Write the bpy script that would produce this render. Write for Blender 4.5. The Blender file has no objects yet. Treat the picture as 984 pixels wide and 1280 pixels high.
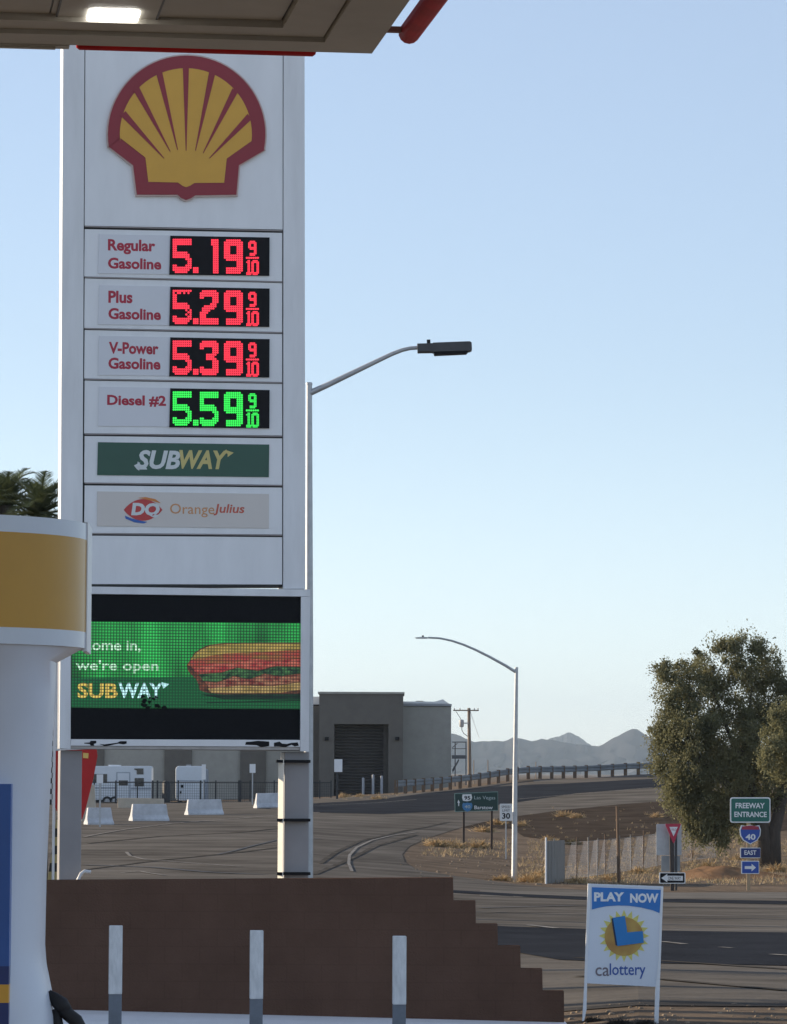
import bpy, bmesh, math, random
import numpy as np
from mathutils import Vector, Matrix
from mathutils.geometry import delaunay_2d_cdt
R = math.radians
rnd = random.Random(7)
sc = bpy.context.scene
col = sc.collection

# ------------------------------------------------------------------ camera
F = 5000.0; CX, CY = 492.0, 640.0; HZ = 965.0
EYE = 1.65
pit = math.atan((HZ - CY) / F); rol = R(0.28)
fwd = Vector((0, math.cos(pit), math.sin(pit)))
up0 = Vector((0, -math.sin(pit), math.cos(pit))); rt0 = Vector((1, 0, 0))
rt = rt0 * math.cos(rol) + up0 * math.sin(rol)
up = up0 * math.cos(rol) - rt0 * math.sin(rol)
CAM = Vector((0, 0, EYE))
cd = bpy.data.cameras.new('camera'); cam = bpy.data.objects.new('camera', cd); col.objects.link(cam)
cd.sensor_fit = 'VERTICAL'; cd.sensor_height = 36; cd.lens = 36 * F / 1280
cd.clip_start = 0.1; cd.clip_end = 90000
m = Matrix((rt, up, -fwd)).transposed().to_4x4(); m.translation = CAM
cam.matrix_world = m
sc.camera = cam

# ------------------------------------------------------------------ light
SUN_EL = R(15.0)
SUN_AZ = R(-72.0)          # measured from +Y towards +X: the sun stands to the left and beyond the sign
sdir = Vector((math.sin(SUN_AZ) * math.cos(SUN_EL), math.cos(SUN_AZ) * math.cos(SUN_EL), math.sin(SUN_EL)))
w = bpy.data.worlds.new('World'); sc.world = w; w.use_nodes = True
nt = w.node_tree; bg = nt.nodes['Background']
sky = nt.nodes.new('ShaderNodeTexSky'); sky.sky_type = 'NISHITA'; sky.sun_disc = False
sky.sun_elevation = SUN_EL; sky.sun_rotation = SUN_AZ
sky.air_density = 0.7; sky.dust_density = 0.25; sky.ozone_density = 1.0; sky.altitude = 200
# added pale sky veil, thinner at the zenith, brighter behind the camera as fill
def wm(op, *v):
    q = nt.nodes.new('ShaderNodeMath'); q.operation = op
    for i, x in enumerate(v):
        if isinstance(x, (int, float)): q.inputs[i].default_value = x
        else: nt.links.new(x, q.inputs[i])
    return q.outputs[0]
def wr(v, a, b, c, d):
    q = nt.nodes.new('ShaderNodeMapRange'); q.interpolation_type = 'SMOOTHSTEP'
    for i, x in enumerate((a, b, c, d)): q.inputs[i+1].default_value = x
    nt.links.new(v, q.inputs[0]); return q.outputs[0]
wt = nt.nodes.new('ShaderNodeTexCoord'); wx = nt.nodes.new('ShaderNodeSeparateXYZ'); nt.links.new(wt.outputs['Generated'], wx.inputs[0])
toward = wm('ADD', wm('MULTIPLY', wx.outputs['Y'], 0.8), wm('MULTIPLY', wx.outputs['X'], -0.5))
vf = wm('MULTIPLY', wr(wx.outputs['Z'], 0.22, 0.62, 1.0, 0.45), wm('MULTIPLY', wr(toward, -0.5, 0.55, 1.65, 1.0), wr(wx.outputs['Z'], 0.0, 0.11, 1.55, 1.0)))
vs_ = nt.nodes.new('ShaderNodeVectorMath'); vs_.operation = 'SCALE'; vs_.inputs[0].default_value = (2.4*0.45, 2.7*0.45, 3.35*0.45); nt.links.new(vf, vs_.inputs['Scale'])
ns_ = nt.nodes.new('ShaderNodeVectorMath'); ns_.operation = 'SCALE'; nt.links.new(sky.outputs[0], ns_.inputs[0]); ns_.inputs['Scale'].default_value = 0.54
va_ = nt.nodes.new('ShaderNodeVectorMath'); va_.operation = 'ADD'; nt.links.new(vs_.outputs[0], va_.inputs[0]); nt.links.new(ns_.outputs[0], va_.inputs[1])
nt.links.new(va_.outputs[0], bg.inputs[0]); bg.inputs[1].default_value = 0.15
sl = bpy.data.lights.new('sun', 'SUN'); sl.energy = 5.0; sl.angle = R(0.5); sl.color = (1.0, 0.82, 0.60)
so = bpy.data.objects.new('sun', sl); col.objects.link(so)
so.rotation_euler = sdir.to_track_quat('Z', 'Y').to_euler(); so.location = (-40, 60, 60)
sc.view_settings.view_transform = 'Standard'; sc.view_settings.look = 'None'
sc.view_settings.exposure = 0.6; sc.view_settings.gamma = 1.0
sc.view_settings.use_curve_mapping = False

# ------------------------------------------------------------------ survey helpers
def ray(px, py): return rt * ((px - CX) / F) + up * ((CY - py) / F) + fwd
def P(px, py, Y):
    d = ray(px, py); return CAM + d * (Y / d.y)
def H(px, py, z):
    d = ray(px, py); return CAM + d * ((z - EYE) / d.z)

TC = [-700, 0, 200, 350, 500, 650, 800, 984, 1700]
TR = [  # distance, drop below the eye for each bearing column
 (18,  [1.65]*9),
 (45,  [2.88, 2.93, 2.96, 3.00, 3.03, 3.05, 2.88, 2.87, 2.9]),
 (48,  [2.90, 2.95, 2.98, 3.02, 3.05, 3.05, 2.89, 2.89, 2.9]),
 (60,  [2.92, 2.95, 2.97, 2.99, 3.00, 3.00, 2.95, 2.97, 3.0]),
 (85,  [3.00, 3.00, 3.02, 3.04, 3.08, 3.12, 3.16, 3.18, 3.2]),
 (100, [3.1, 3.1, 3.12, 3.14, 3.22, 3.30, 3.36, 3.38, 3.4]),
 (125, [3.2, 3.22, 3.2, 3.2, 3.4, 3.58, 3.66, 3.68, 3.7]),
 (150, [3.0, 3.0, 2.95, 2.95, 3.25, 3.68, 3.62, 3.45, 3.4]),
 (170, [2.7, 2.7, 2.7, 2.75, 3.05, 3.40, 3.40, 3.30, 3.2]),
 (200, [2.4, 2.4, 2.42, 2.45, 2.70, 2.95, 2.90, 2.9, 2.9]),
 (240, [2.4, 2.4, 2.30, 2.10, 2.10, 2.15, 1.95, 1.8, 1.7]),
 (280, [2.4, 2.35, 2.30, 2.10, 1.50, 1.15, 0.85, 0.6, 0.4]),
 (300, [2.4, 2.3, 2.3, 2.1, 1.55, 0.50, 0.28, 0.2, 0.1]),
 (315, [2.3, 2.3, 2.3, 2.1, 1.70, 0.80, 0.10, -.15, -.3]),
 (350, [2.2, 2.2, 2.2, 2.1, 1.9, 1.8, 1.4, 0.9, 0.5]),
 (430, [2.2]*6 + [2.2, 2.0, 1.8]),
 (1000, [2.6]*9), (3000, [3.0]*9), (60000, [3.0]*9)]
TY = np.array([r[0] for r in TR], float); TD = np.array([r[1] for r in TR], float); TCa = np.array(TC, float)
def gz(x, y):
    y = max(y, 18.0)
    px = min(max(CX + F * x / y, TC[0]), TC[-1])
    j = min(int(np.searchsorted(TCa, px, 'right')) - 1, len(TC) - 2); a = (px - TC[j]) / (TC[j + 1] - TC[j])
    yy = min(y, 59999.0)
    i = int(np.searchsorted(TY, yy, 'right')) - 1; b = (yy - TY[i]) / (TY[i + 1] - TY[i])
    d = (TD[i, j] * (1 - a) + TD[i, j + 1] * a) * (1 - b) + (TD[i + 1, j] * (1 - a) + TD[i + 1, j + 1] * a) * b
    return EYE - d
def G(px, py, y0=20.0):
    d = ray(px, py); y = y0; prev = None
    while y < 20000:
        p = CAM + d * (y / d.y); h = p.z - gz(p.x, p.y)
        if h <= 0:
            lo, hi = prev, y
            for _ in range(30):
                md = (lo + hi) / 2; q = CAM + d * (md / d.y)
                if q.z > gz(q.x, q.y): lo = md
                else: hi = md
            q = CAM + d * (hi / d.y); return Vector((q.x, q.y, gz(q.x, q.y)))
        prev = y; y *= 1.004
    return P(px, py, 400)

class Fr:
    """local frame of one thing: x to the right, y away from the viewer side, z up"""
    def __init__(s, origin, yaw=0.0):
        s.o = Vector(origin); s.yaw = yaw
        s.ex = Vector((math.cos(yaw), math.sin(yaw), 0)); s.ey = Vector((-math.sin(yaw), math.cos(yaw), 0))
    def L(s, px, py, off=0.0):
        d = ray(px, py); t = ((s.o + s.ey * off) - CAM).dot(s.ey) / d.dot(s.ey)
        q = CAM + d * t - s.o
        return (q.dot(s.ex), q.z)
    def loc(s, p):
        q = Vector(p) - s.o; return Vector((q.dot(s.ex), q.dot(s.ey), q.z))
    def box(s, px0, py0, px1, py1, off=0.0):
        a = s.L(px0, py0, off); b = s.L(px1, py1, off)
        return min(a[0], b[0]), max(a[0], b[0]), min(a[1], b[1]), max(a[1], b[1])

# ------------------------------------------------------------------ mesh builder
class MB:
    def __init__(s): s.v = []; s.f = []
    def add(s, vs, fs):
        n = len(s.v); s.v += [tuple(v) for v in vs]; s.f += [tuple(i + n for i in f) for f in fs]; return s
    def box(s, x0, x1, y0, y1, z0, z1):
        return s.add([(x0,y0,z0),(x1,y0,z0),(x1,y1,z0),(x0,y1,z0),(x0,y0,z1),(x1,y0,z1),(x1,y1,z1),(x0,y1,z1)],
                     [(0,3,2,1),(4,5,6,7),(0,1,5,4),(1,2,6,5),(2,3,7,6),(3,0,4,7)])
    def prism(s, poly, y0, y1):
        n = len(poly); ar = sum(poly[i][0]*poly[(i+1)%n][1]-poly[(i+1)%n][0]*poly[i][1] for i in range(n))
        if ar < 0: poly = poly[::-1]
        return s.add([(x,y0,z) for x,z in poly] + [(x,y1,z) for x,z in poly],
                     [tuple(range(n)), tuple(range(2*n-1, n-1, -1))] + [(i, i+n, (i+1)%n+n, (i+1)%n) for i in range(n)])
    def tube(s, pts, rad, seg=8, caps=True):
        pts = [Vector(p) for p in pts]; n = len(pts)
        rads = rad if isinstance(rad, (list, tuple)) else [rad]*n
        ring = []
        for i, p in enumerate(pts):
            t = (pts[min(i+1, n-1)] - pts[max(i-1, 0)]).normalized()
            a = Vector((0,1,0)) if abs(t.y) < 0.9 else Vector((1,0,0))
            u = t.cross(a).normalized(); v = t.cross(u).normalized()
            ring.append([p + (u*math.cos(2*math.pi*k/seg) + v*math.sin(2*math.pi*k/seg))*rads[i] for k in range(seg)])
        vs = [q for r_ in ring for q in r_]; fs = []
        for i in range(n-1):
            for k in range(seg):
                fs.append((i*seg+k, i*seg+(k+1)%seg, (i+1)*seg+(k+1)%seg, (i+1)*seg+k))
        if caps: fs += [tuple(range(seg-1, -1, -1)), tuple((n-1)*seg+k for k in range(seg))]
        return s.add(vs, fs)
    def loft(s, rings, caps=True):
        k = len(rings[0]); n = len(rings); vs = [q for r_ in rings for q in r_]; fs = []
        for i in range(n-1):
            for j in range(k): fs.append((i*k+j, i*k+(j+1)%k, (i+1)*k+(j+1)%k, (i+1)*k+j))
        if caps: fs += [tuple(range(k-1, -1, -1)), tuple((n-1)*k+j for j in range(k))]
        return s.add(vs, fs)

def obj(name, mb, mat, parent=None, loc=None, yaw=None, bevel=0, smooth=False, kind=None, fix=True):
    me = bpy.data.meshes.new(name); me.from_pydata(mb.v, [], mb.f); me.update()
    if fix:
        bm = bmesh.new(); bm.from_mesh(me); bmesh.ops.recalc_face_normals(bm, faces=bm.faces); bm.to_mesh(me); bm.free()
    o = bpy.data.objects.new(name, me); col.objects.link(o)
    if mat: me.materials.append(mat)
    if parent: o.parent = parent
    if loc is not None: o.location = loc
    if yaw is not None: o.rotation_euler = (0, 0, yaw)
    if bevel:
        b = o.modifiers.new('bevel', 'BEVEL'); b.width = bevel; b.segments = 2; b.limit_method = 'ANGLE'; b.angle_limit = R(40)
    if smooth:
        for p in me.polygons: p.use_smooth = True
        if smooth != 2:
            try: me.set_sharp_from_angle(angle=R(40))
            except Exception: pass
    if kind: o['kind'] = kind
    return o
def thing(name, label, cat, fr, group=None):
    o = bpy.data.objects.new(name, None); col.objects.link(o)
    o.empty_display_size = 0.3
    o.location = fr.o; o.rotation_euler = (0, 0, fr.yaw)
    return tag(o, label, cat, group)
def tag(o, label, cat, group=None):
    o['label'] = label; o['category'] = cat
    if group: o['group'] = group
    return o
def dup(root, loc, yaw, label, name=None, scale=None):
    r = root.copy(); col.objects.link(r); r.location = loc; r.rotation_euler = (0, 0, yaw)
    if scale: r.scale = scale
    r['label'] = label
    for ch in list(root.children):
        c = ch.copy(); col.objects.link(c); c.parent = r
        for g in list(ch.children):
            d = g.copy(); col.objects.link(d); d.parent = c
    return r

def text(name, body, mat, parent, x0, x1, z0, z1, y, shear=0.0, bold=0.0, depth=0.003, desc=False):
    """lettering as a mesh, fitted to a rectangle of the local xz plane, front at y"""
    cu = bpy.data.curves.new(name, 'FONT'); cu.body = body; cu.offset = bold; cu.shear = shear; cu.resolution_u = 3
    to = bpy.data.objects.new(name, cu); col.objects.link(to)
    dg = bpy.context.evaluated_depsgraph_get(); dg.update()
    me = bpy.data.meshes.new_from_object(to.evaluated_get(dg)); bpy.data.objects.remove(to)
    vs = [v.co.copy() for v in me.vertices]; fs = [tuple(p.vertices) for p in me.polygons]
    bpy.data.meshes.remove(me)
    a0 = min(v.x for v in vs); a1 = max(v.x for v in vs); b0 = min(v.y for v in vs); b1 = max(v.y for v in vs)
    mb = MB(); mb.add([(x0+(v.x-a0)/(a1-a0)*(x1-x0), y, z0+(v.y-b0)/(b1-b0)*(z1-z0)) for v in vs], fs)
    o = obj(name, mb, mat, parent, fix=False)
    s = o.modifiers.new('thickness', 'SOLIDIFY'); s.thickness = depth; s.offset = -1
    return o

# ------------------------------------------------------------------ materials
def mat(name, c, rough=0.6, var=0.12, scale=4.0, bump=0.0, bscale=None, metal=0.0, spec=0.5, c2=None, detail=6, coat=0.0, stretch=None):
    mt = bpy.data.materials.new(name); mt.use_nodes = True; t = mt.node_tree; n = t.nodes; b = n['Principled BSDF']
    b.inputs['Roughness'].default_value = rough; b.inputs['Metallic'].default_value = metal
    b.inputs['Specular IOR Level'].default_value = spec; b.inputs['Coat Weight'].default_value = coat
    tc = n.new('ShaderNodeTexCoord'); vec = tc.outputs['Object']
    if stretch:
        mp = n.new('ShaderNodeMapping'); mp.inputs['Scale'].default_value = stretch
        t.links.new(vec, mp.inputs[0]); vec = mp.outputs[0]
    no = n.new('ShaderNodeTexNoise'); no.inputs['Scale'].default_value = scale; no.inputs['Detail'].default_value = detail
    no.inputs['Roughness'].default_value = 0.65
    t.links.new(vec, no.inputs['Vector'])
    rp = n.new('ShaderNodeValToRGB'); rp.color_ramp.elements[0].position = 0.3; rp.color_ramp.elements[1].position = 0.7
    ca = [max(0, v*(1-var)) for v in c]; cb = [min(1, v*(1+var)) for v in c] if c2 is None else c2
    rp.color_ramp.elements[0].color = (*ca, 1); rp.color_ramp.elements[1].color = (*cb, 1)
    t.links.new(no.outputs['Fac'], rp.inputs[0]); t.links.new(rp.outputs[0], b.inputs['Base Color'])
    if bump:
        n2 = n.new('ShaderNodeTexNoise'); n2.inputs['Scale'].default_value = bscale or scale*4; n2.inputs['Detail'].default_value = 5
        t.links.new(vec, n2.inputs['Vector'])
        bp = n.new('ShaderNodeBump'); bp.inputs['Strength'].default_value = bump; bp.inputs['Distance'].default_value = 0.05
        t.links.new(n2.outputs['Fac'], bp.inputs['Height']); t.links.new(bp.outputs[0], b.inputs['Normal'])
    return mt
def glow(name, c, strength, dots=None, base=(0.01,0.01,0.012), lo=0.15, stripes=0.0, c2=None, nscale=9.0, nstretch=(1,1,1.6)):
    """light-emitting diodes: dots = pitch in metres"""
    mt = bpy.data.materials.new(name); mt.use_nodes = True; t = mt.node_tree; n = t.nodes; b = n['Principled BSDF']
    b.inputs['Base Color'].default_value = (*base, 1); b.inputs['Roughness'].default_value = 0.5
    b.inputs['Emission Color'].default_value = (*c, 1); b.inputs['Emission Strength'].default_value = strength
    if c2:
        tc2 = n.new('ShaderNodeTexCoord'); mp2 = n.new('ShaderNodeMapping'); mp2.inputs['Scale'].default_value = nstretch; nz_ = n.new('ShaderNodeTexNoise'); nz_.inputs['Scale'].default_value = nscale; nz_.inputs['Detail'].default_value = 4
        rp_2 = n.new('ShaderNodeValToRGB'); rp_2.color_ramp.elements[0].position = 0.38; rp_2.color_ramp.elements[1].position = 0.62; rp_2.color_ramp.elements[0].color = (*c, 1); rp_2.color_ramp.elements[1].color = (*c2, 1)
        t.links.new(tc2.outputs['Object'], mp2.inputs[0]); t.links.new(mp2.outputs[0], nz_.inputs['Vector']); t.links.new(nz_.outputs['Fac'], rp_2.inputs[0]); t.links.new(rp_2.outputs[0], b.inputs['Emission Color'])
    if dots:
        tc = n.new('ShaderNodeTexCoord'); sp = n.new('ShaderNodeSeparateXYZ'); t.links.new(tc.outputs['Object'], sp.inputs[0])
        def M(op, a, bb=None, cc=None):
            q = n.new('ShaderNodeMath'); q.operation = op
            for i, v in enumerate((a, bb, cc)):
                if v is None: continue
                if isinstance(v, (int, float)): q.inputs[i].default_value = v
                else: t.links.new(v, q.inputs[i])
            return q.outputs[0]
        k = math.pi / dots
        sx = M('ABSOLUTE', M('SINE', M('MULTIPLY', sp.outputs['X'], k))); sz = M('ABSOLUTE', M('SINE', M('MULTIPLY', sp.outputs['Z'], k)))
        v = M('MULTIPLY', sx, sz)
        v = M('MULTIPLY_ADD', v, 1 - lo, lo)
        if stripes:
            nn = n.new('ShaderNodeTexNoise'); nn.inputs['Scale'].default_value = 1.6; nn.inputs['Detail'].default_value = 3
            mp = n.new('ShaderNodeMapping'); mp.inputs['Scale'].default_value = (1, 0.2, 0.25)
            t.links.new(tc.outputs['Object'], mp.inputs[0]); t.links.new(mp.outputs[0], nn.inputs['Vector'])
            mr = n.new('ShaderNodeMapRange'); mr.inputs[1].default_value = 0.35; mr.inputs[2].default_value = 0.6
            mr.inputs[3].default_value = 1 - stripes; mr.inputs[4].default_value = 1.0
            t.links.new(nn.outputs['Fac'], mr.inputs[0]); v = M('MULTIPLY', v, mr.outputs[0])
        t.links.new(M('MULTIPLY', v, strength), b.inputs['Emission Strength'])
    return mt

WHITE = mat('white_paint', (0.72,0.73,0.74), 0.4, 0.09, 1.6, stretch=(2.2,2.2,0.35), spec=0.4)
WHITE2 = mat('white_panel', (0.76,0.77,0.78), 0.4, 0.06, 1.2, stretch=(2,2,0.5))
GREYP = mat('grey_paint', (0.30,0.31,0.33), 0.5, 0.1, 5)
GALV = mat('galvanised_steel', (0.42,0.43,0.44), 0.45, 0.12, 6, metal=0.4)
DARKM = mat('dark_metal', (0.05,0.052,0.055), 0.5, 0.2, 5)
BLACK = mat('black_plastic', (0.010,0.010,0.012), 0.5, 0.2, 8, spec=0.15)
RUBBER = mat('black_rubber', (0.018,0.018,0.02), 0.7, 0.3, 20)
RED = mat('red_paint', (0.45,0.018,0.028), 0.35, 0.12, 3)
REDL = mat('red_light_bar', (0.42,0.014,0.018), 0.6, 0.2, 6, spec=0.12)
YEL = mat('yellow_paint', (0.72,0.38,0.04), 0.35, 0.06, 2)
YELV = mat('yellow_valance', (0.52,0.265,0.012), 0.3, 0.10, 1.5, coat=0.08, spec=0.3)
WHV = mat('white_valance', (0.55,0.60,0.68), 0.3, 0.06, 2, coat=0.25)
BLUE = mat('blue_sign', (0.02,0.10,0.38), 0.35, 0.08, 3)
DBLUE = mat('deep_blue', (0.008,0.028,0.16), 0.35, 0.1, 3)
GREEN = mat('green_sign', (0.008,0.10,0.065), 0.4, 0.08, 3)
DGREEN = mat('dark_green_panel', (0.012,0.075,0.048), 0.35, 0.08, 2)
BROWNW = mat('brown_block_wall', (0.125,0.074,0.053), 0.9, 0.14, 1.1, bump=0.3, bscale=45, spec=0.0)
def courses(mt, w_, h_):
    t = mt.node_tree; n = t.nodes; bs = n['Principled BSDF']
    tc = n.new('ShaderNodeTexCoord'); mp = n.new('ShaderNodeMapping'); mp.inputs['Rotation'].default_value = (R(90), 0, 0)
    br = n.new('ShaderNodeTexBrick'); br.inputs['Scale'].default_value = 1.0; br.inputs['Brick Width'].default_value = w_; br.inputs['Row Height'].default_value = h_
    br.inputs['Mortar Size'].default_value = 0.008; br.inputs['Color1'].default_value = (1,1,1,1); br.inputs['Color2'].default_value = (.975,.97,.965,1); br.inputs['Mortar'].default_value = (.92,.92,.92,1)
    t.links.new(tc.outputs['Object'], mp.inputs[0]); t.links.new(mp.outputs[0], br.inputs['Vector'])
    old = bs.inputs['Base Color'].links[0].from_socket; mx = n.new('ShaderNodeMix'); mx.data_type = 'RGBA'; mx.blend_type = 'MULTIPLY'; mx.inputs[0].default_value = 1.0
    t.links.new(old, mx.inputs[6]); t.links.new(br.outputs['Color'], mx.inputs[7]); t.links.new(mx.outputs[2], bs.inputs['Base Color'])
courses(BROWNW, 0.41, 0.205)
SOFF = mat('soffit_panel', (0.33,0.31,0.27), 0.55, 0.12, 2.5)
CONC = mat('concrete', (0.36,0.34,0.31), 0.85, 0.15, 2, bump=0.2, bscale=25, spec=0.0)
BEIGE = mat('beige_concrete', (0.46,0.40,0.32), 0.85, 0.12, 3, bump=0.2)
WBAR = mat('whitewashed_concrete', (0.50,0.51,0.53), 0.8, 0.22, 1.6, bump=0.25, bscale=12)
WOOD = mat('weathered_wood', (0.13,0.085,0.055), 0.85, 0.3, 3, bump=0.3, stretch=(6,6,0.6))
SHEET = mat('weathered_sheet', (0.19,0.18,0.165), 0.6, 0.25, 3, stretch=(5,5,0.4))
ASPH = mat('worn_asphalt', (0.105,0.096,0.086), 0.9, 0.28, 0.35, c2=(0.195,0.18,0.16), bump=0.35, bscale=9, detail=9, stretch=(0.6,1.0,1), spec=0.0)
ASPHD_SHADE = mat('asphalt_and_shade', (0.036,0.040,0.048), 0.85, 0.25, 0.3, bump=0.3, bscale=9, detail=8, spec=0.0)  # ramp and far lane asphalt, also the shadow painted across the near road
DIRT = mat('desert_dirt', (0.105,0.084,0.066), 0.95, 0.0, 0.5, c2=(0.23,0.18,0.135), bump=0.8, bscale=3.0, detail=10, spec=0.0)
MOUND = mat('orange_dirt', (0.22,0.135,0.08), 0.95, 0.2, 0.8, bump=0.8, bscale=3, spec=0.0)
BANKD = mat('dark_bank', (0.066,0.053,0.043), 0.95, 0.4, 0.5, bump=0.8, bscale=4, detail=10, spec=0.0)
MARK = mat('road_paint', (0.17,0.16,0.148), 0.8, 0.2, 2.5, c2=(0.40,0.385,0.36), spec=0.0)
ROCK = mat('desert_rock', (0.050,0.052,0.060), 0.95, 0.25, 0.004, detail=8, spec=0.0)
STUC = mat('grey_stucco', (0.345,0.335,0.30), 0.9, 0.08, 1.5, bump=0.2, bscale=12, spec=0.0)
STUD = mat('brown_stucco', (0.145,0.135,0.12), 0.9, 0.08, 1.5, bump=0.2, bscale=12, spec=0.0)
DOORM = mat('roller_door', (0.032,0.028,0.026), 0.6, 0.1, 2)
ROOFW = mat('white_metal_roof', (0.78,0.76,0.72), 0.5, 0.05, 1)
GLASS = mat('dark_glass', (0.02,0.025,0.03), 0.08, 0.1, 2)
LEAF = mat('tree_leaf', (0.15,0.155,0.08), 0.7, 0.3, 0.9, c2=(0.27,0.26,0.14), spec=0.25)
def translucent(mt, amt):
    t = mt.node_tree; n = t.nodes; out = n['Material Output']; bs = n['Principled BSDF']; tr = n.new('ShaderNodeBsdfTranslucent'); mx = n.new('ShaderNodeMixShader'); mx.inputs[0].default_value = amt
    t.links.new(bs.inputs['Base Color'].links[0].from_socket, tr.inputs[0]); t.links.new(bs.outputs[0], mx.inputs[1]); t.links.new(tr.outputs[0], mx.inputs[2]); t.links.new(mx.outputs[0], out.inputs[0])
translucent(LEAF, 0.4)
PALM = mat('palm_leaf', (0.085,0.105,0.05), 0.5, 0.3, 2, spec=0.3); translucent(PALM, 0.35)
BARK = mat('bark', (0.075,0.06,0.048), 0.95, 0.3, 3, bump=0.6, stretch=(3,3,0.6))
DRY = mat('dry_brush', (0.46,0.33,0.18), 0.9, 0.25, 1.5, spec=0.1)
DRYG = mat('dull_brush', (0.15,0.13,0.075), 0.9, 0.3, 1.5, spec=0.1)
STRAW = mat('dry_grass', (0.42,0.32,0.19), 0.9, 0.25, 0.8, spec=0.1)

# ------------------------------------------------------------------ ground
pxs = sorted(set([-30000,-20000,-12000,-7000,-4000,-2500,-1700,-1200,-900] + list(range(-700, 1701, 20)) + [1900,2300,3000,4500,7000,12000,20000,30000]))
ys = [18.0]
while ys[-1] < 420: ys.append(ys[-1]*1.014)
ys += [440,480,540,620,750,1000,1400,2000,3000,5000,9000,11000,14000]
ys = sorted(set(ys) | set(float(t) for t in TY if 18 <= t < 420))
mb = MB(); nx = len(pxs)
rows = [-60.0] + ys
for r_, Y in enumerate(rows):
    ya = max(Y, 18.0)
    for q in pxs:
        x = (q - CX)*ya/F
        x = max(-15000, min(15000, x))
        mb.v.append((x, Y, gz(x, Y)))
for i in range(len(rows)-1):
    for j in range(nx-1): mb.f.append((i*nx+j, i*nx+j+1, (i+1)*nx+j+1, (i+1)*nx+j))
gro = obj('ground', mb, DIRT, kind='structure', fix=False)

def drape(name, poly, mt, off, kind='structure', step=14, ystep=1.02, isxy=False):
    """a sheet laid on the ground; poly in (bearing, distance)"""
    dense = []
    n = len(poly)
    for i in range(n):
        (a0, b0), (a1, b1) = poly[i], poly[(i+1) % n]
        k = max(1, int(max(abs(a1-a0)/30, abs(math.log(b1/b0))/0.03)))
        for t in range(k): dense.append((a0+(a1-a0)*t/k, b0+(b1-b0)*t/k))
    XY = [Vector(((a-CX)*b/F, b)) for a, b in dense]
    amin = min(p[0] for p in poly); amax = max(p[0] for p in poly); bmin = min(p[1] for p in poly); bmax = max(p[1] for p in poly)
    N = len(XY); inner = []
    b = bmin*1.003
    while b < bmax:
        a = amin+1.3
        while a < amax:
            inner.append(Vector(((a-CX)*b/F, b))); a += step
        b *= ystep
    # keep points inside the polygon only
    def inside(p):
        c = False; j = N-1
        for i in range(N):
            if (XY[i].y > p.y) != (XY[j].y > p.y) and p.x < (XY[j].x-XY[i].x)*(p.y-XY[i].y)/(XY[j].y-XY[i].y)+XY[i].x: c = not c
            j = i
        return c
    inner = [p for p in inner if inside(p)]
    vs, es, fs, *_ = delaunay_2d_cdt(XY+inner, [(i, (i+1) % N) for i in range(N)], [], 1, 1e-5)
    mb = MB(); mb.add([(v.x, v.y, gz(v.x, v.y)+off) for v in vs], fs)
    o = obj(name, mb, mt, fix=False)
    me = o.data
    for p in me.polygons:
        if p.normal.z < 0: p.flip()
    if kind: o['kind'] = kind
    return o
def gy(px, py):
    p = G(px, py); return (CX + F*p.x/p.y, p.y)
def GP(*pts): return [gy(*p) for p in pts]

edge_ramp = GP((610,1101),(560,1094),(520,1087),(506,1078),(503,1068),(512,1058),(535,1048),(575,1035),(625,1023),(700,1013),(770,1006),(840,1001))
rail = [(497,277.0),(560,286.5),(650,299.0),(735,308.0),(825,316.0),(1000,330.0)]
lot = [(1700,119),(984,121.5),(860,122.5),(720,124)] + edge_ramp + [(1000,268)] + rail[::-1] + [(440,283),(330,287),(150,290),(-700,290),(-700,50),(640,50.5),(800,50.2),(1700,50)]
drape('road', lot, ASPH, 0.012)
drape('lane_and_shade', [(1700,63.5),(984,62.5),(800,62.8),(700,64.5),(610,70),(500,76),(300,80),(300,84.5),(520,82.5),(640,80.5),(760,79.5),(984,79),(1700,79)], ASPHD_SHADE, 0.022)  # a broad cast shadow on the road, painted in as a dark bluish sheet
drape('lane_and_shade', [(1700,104),(984,106),(740,108),(560,112),(420,116),(420,118.5),(560,115.5),(740,112.5),(984,110.5),(1700,109)], ASPHD_SHADE, 0.022)
# the ramp up to the overpass carries darker asphalt
drape('ramp_road', GP((320,1011),(400,1004),(470,1000),(530,992),(600,985),(700,980),(815,974)) + [(1000,310),(1000,285)] + GP((815,985),(720,992),(640,1004),(560,1014),(480,1018),(400,1016)), ASPHD_SHADE, 0.022)
drape('embankment', edge_ramp[7:] + [(1000,262),(1000,205),(900,190)] + GP((840,1042),(760,1050),(700,1052),(655,1046),(640,1036),(600,1036)), BANKD, 0.014)  # ramp bank sheet, darker than the dirt around it
drape('forecourt', [(-700,18.2),(-700,49.8),(700,50.2),(705,44.6),(1200,44.4),(1700,44),(1700,18.2)], CONC, 0.012)

def ribbon(name, pts, wd, off=0.034, mt=None):
    pts = [Vector(p) for p in pts]; mb = MB()
    dense = []
    for a, b in zip(pts[:-1], pts[1:]):
        k = max(2, int((b-a).length/0.8))
        for t in range(k): dense.append(a+(b-a)*t/k)
    dense.append(pts[-1])
    for i, p in enumerate(dense):
        t = (dense[min(i+1, len(dense)-1)]-dense[max(i-1, 0)]); t.z = 0; t.normalize(); nrm = Vector((-t.y, t.x, 0))
        for s in (-1, 1):
            q = p+nrm*s*wd/2; mb.v.append((q.x, q.y, gz(q.x, q.y)+off))
        if i: mb.f.append((2*i-2, 2*i-1, 2*i+1, 2*i))
    o = obj(name, mb, mt or MARK, fix=True, kind='structure')
    for p in o.data.polygons:
        if p.normal.z < 0: p.flip()
    return o
def line(pixels, wd=0.12, name='road_marking'): return ribbon(name, [G(*p) for p in pixels], wd)
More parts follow.
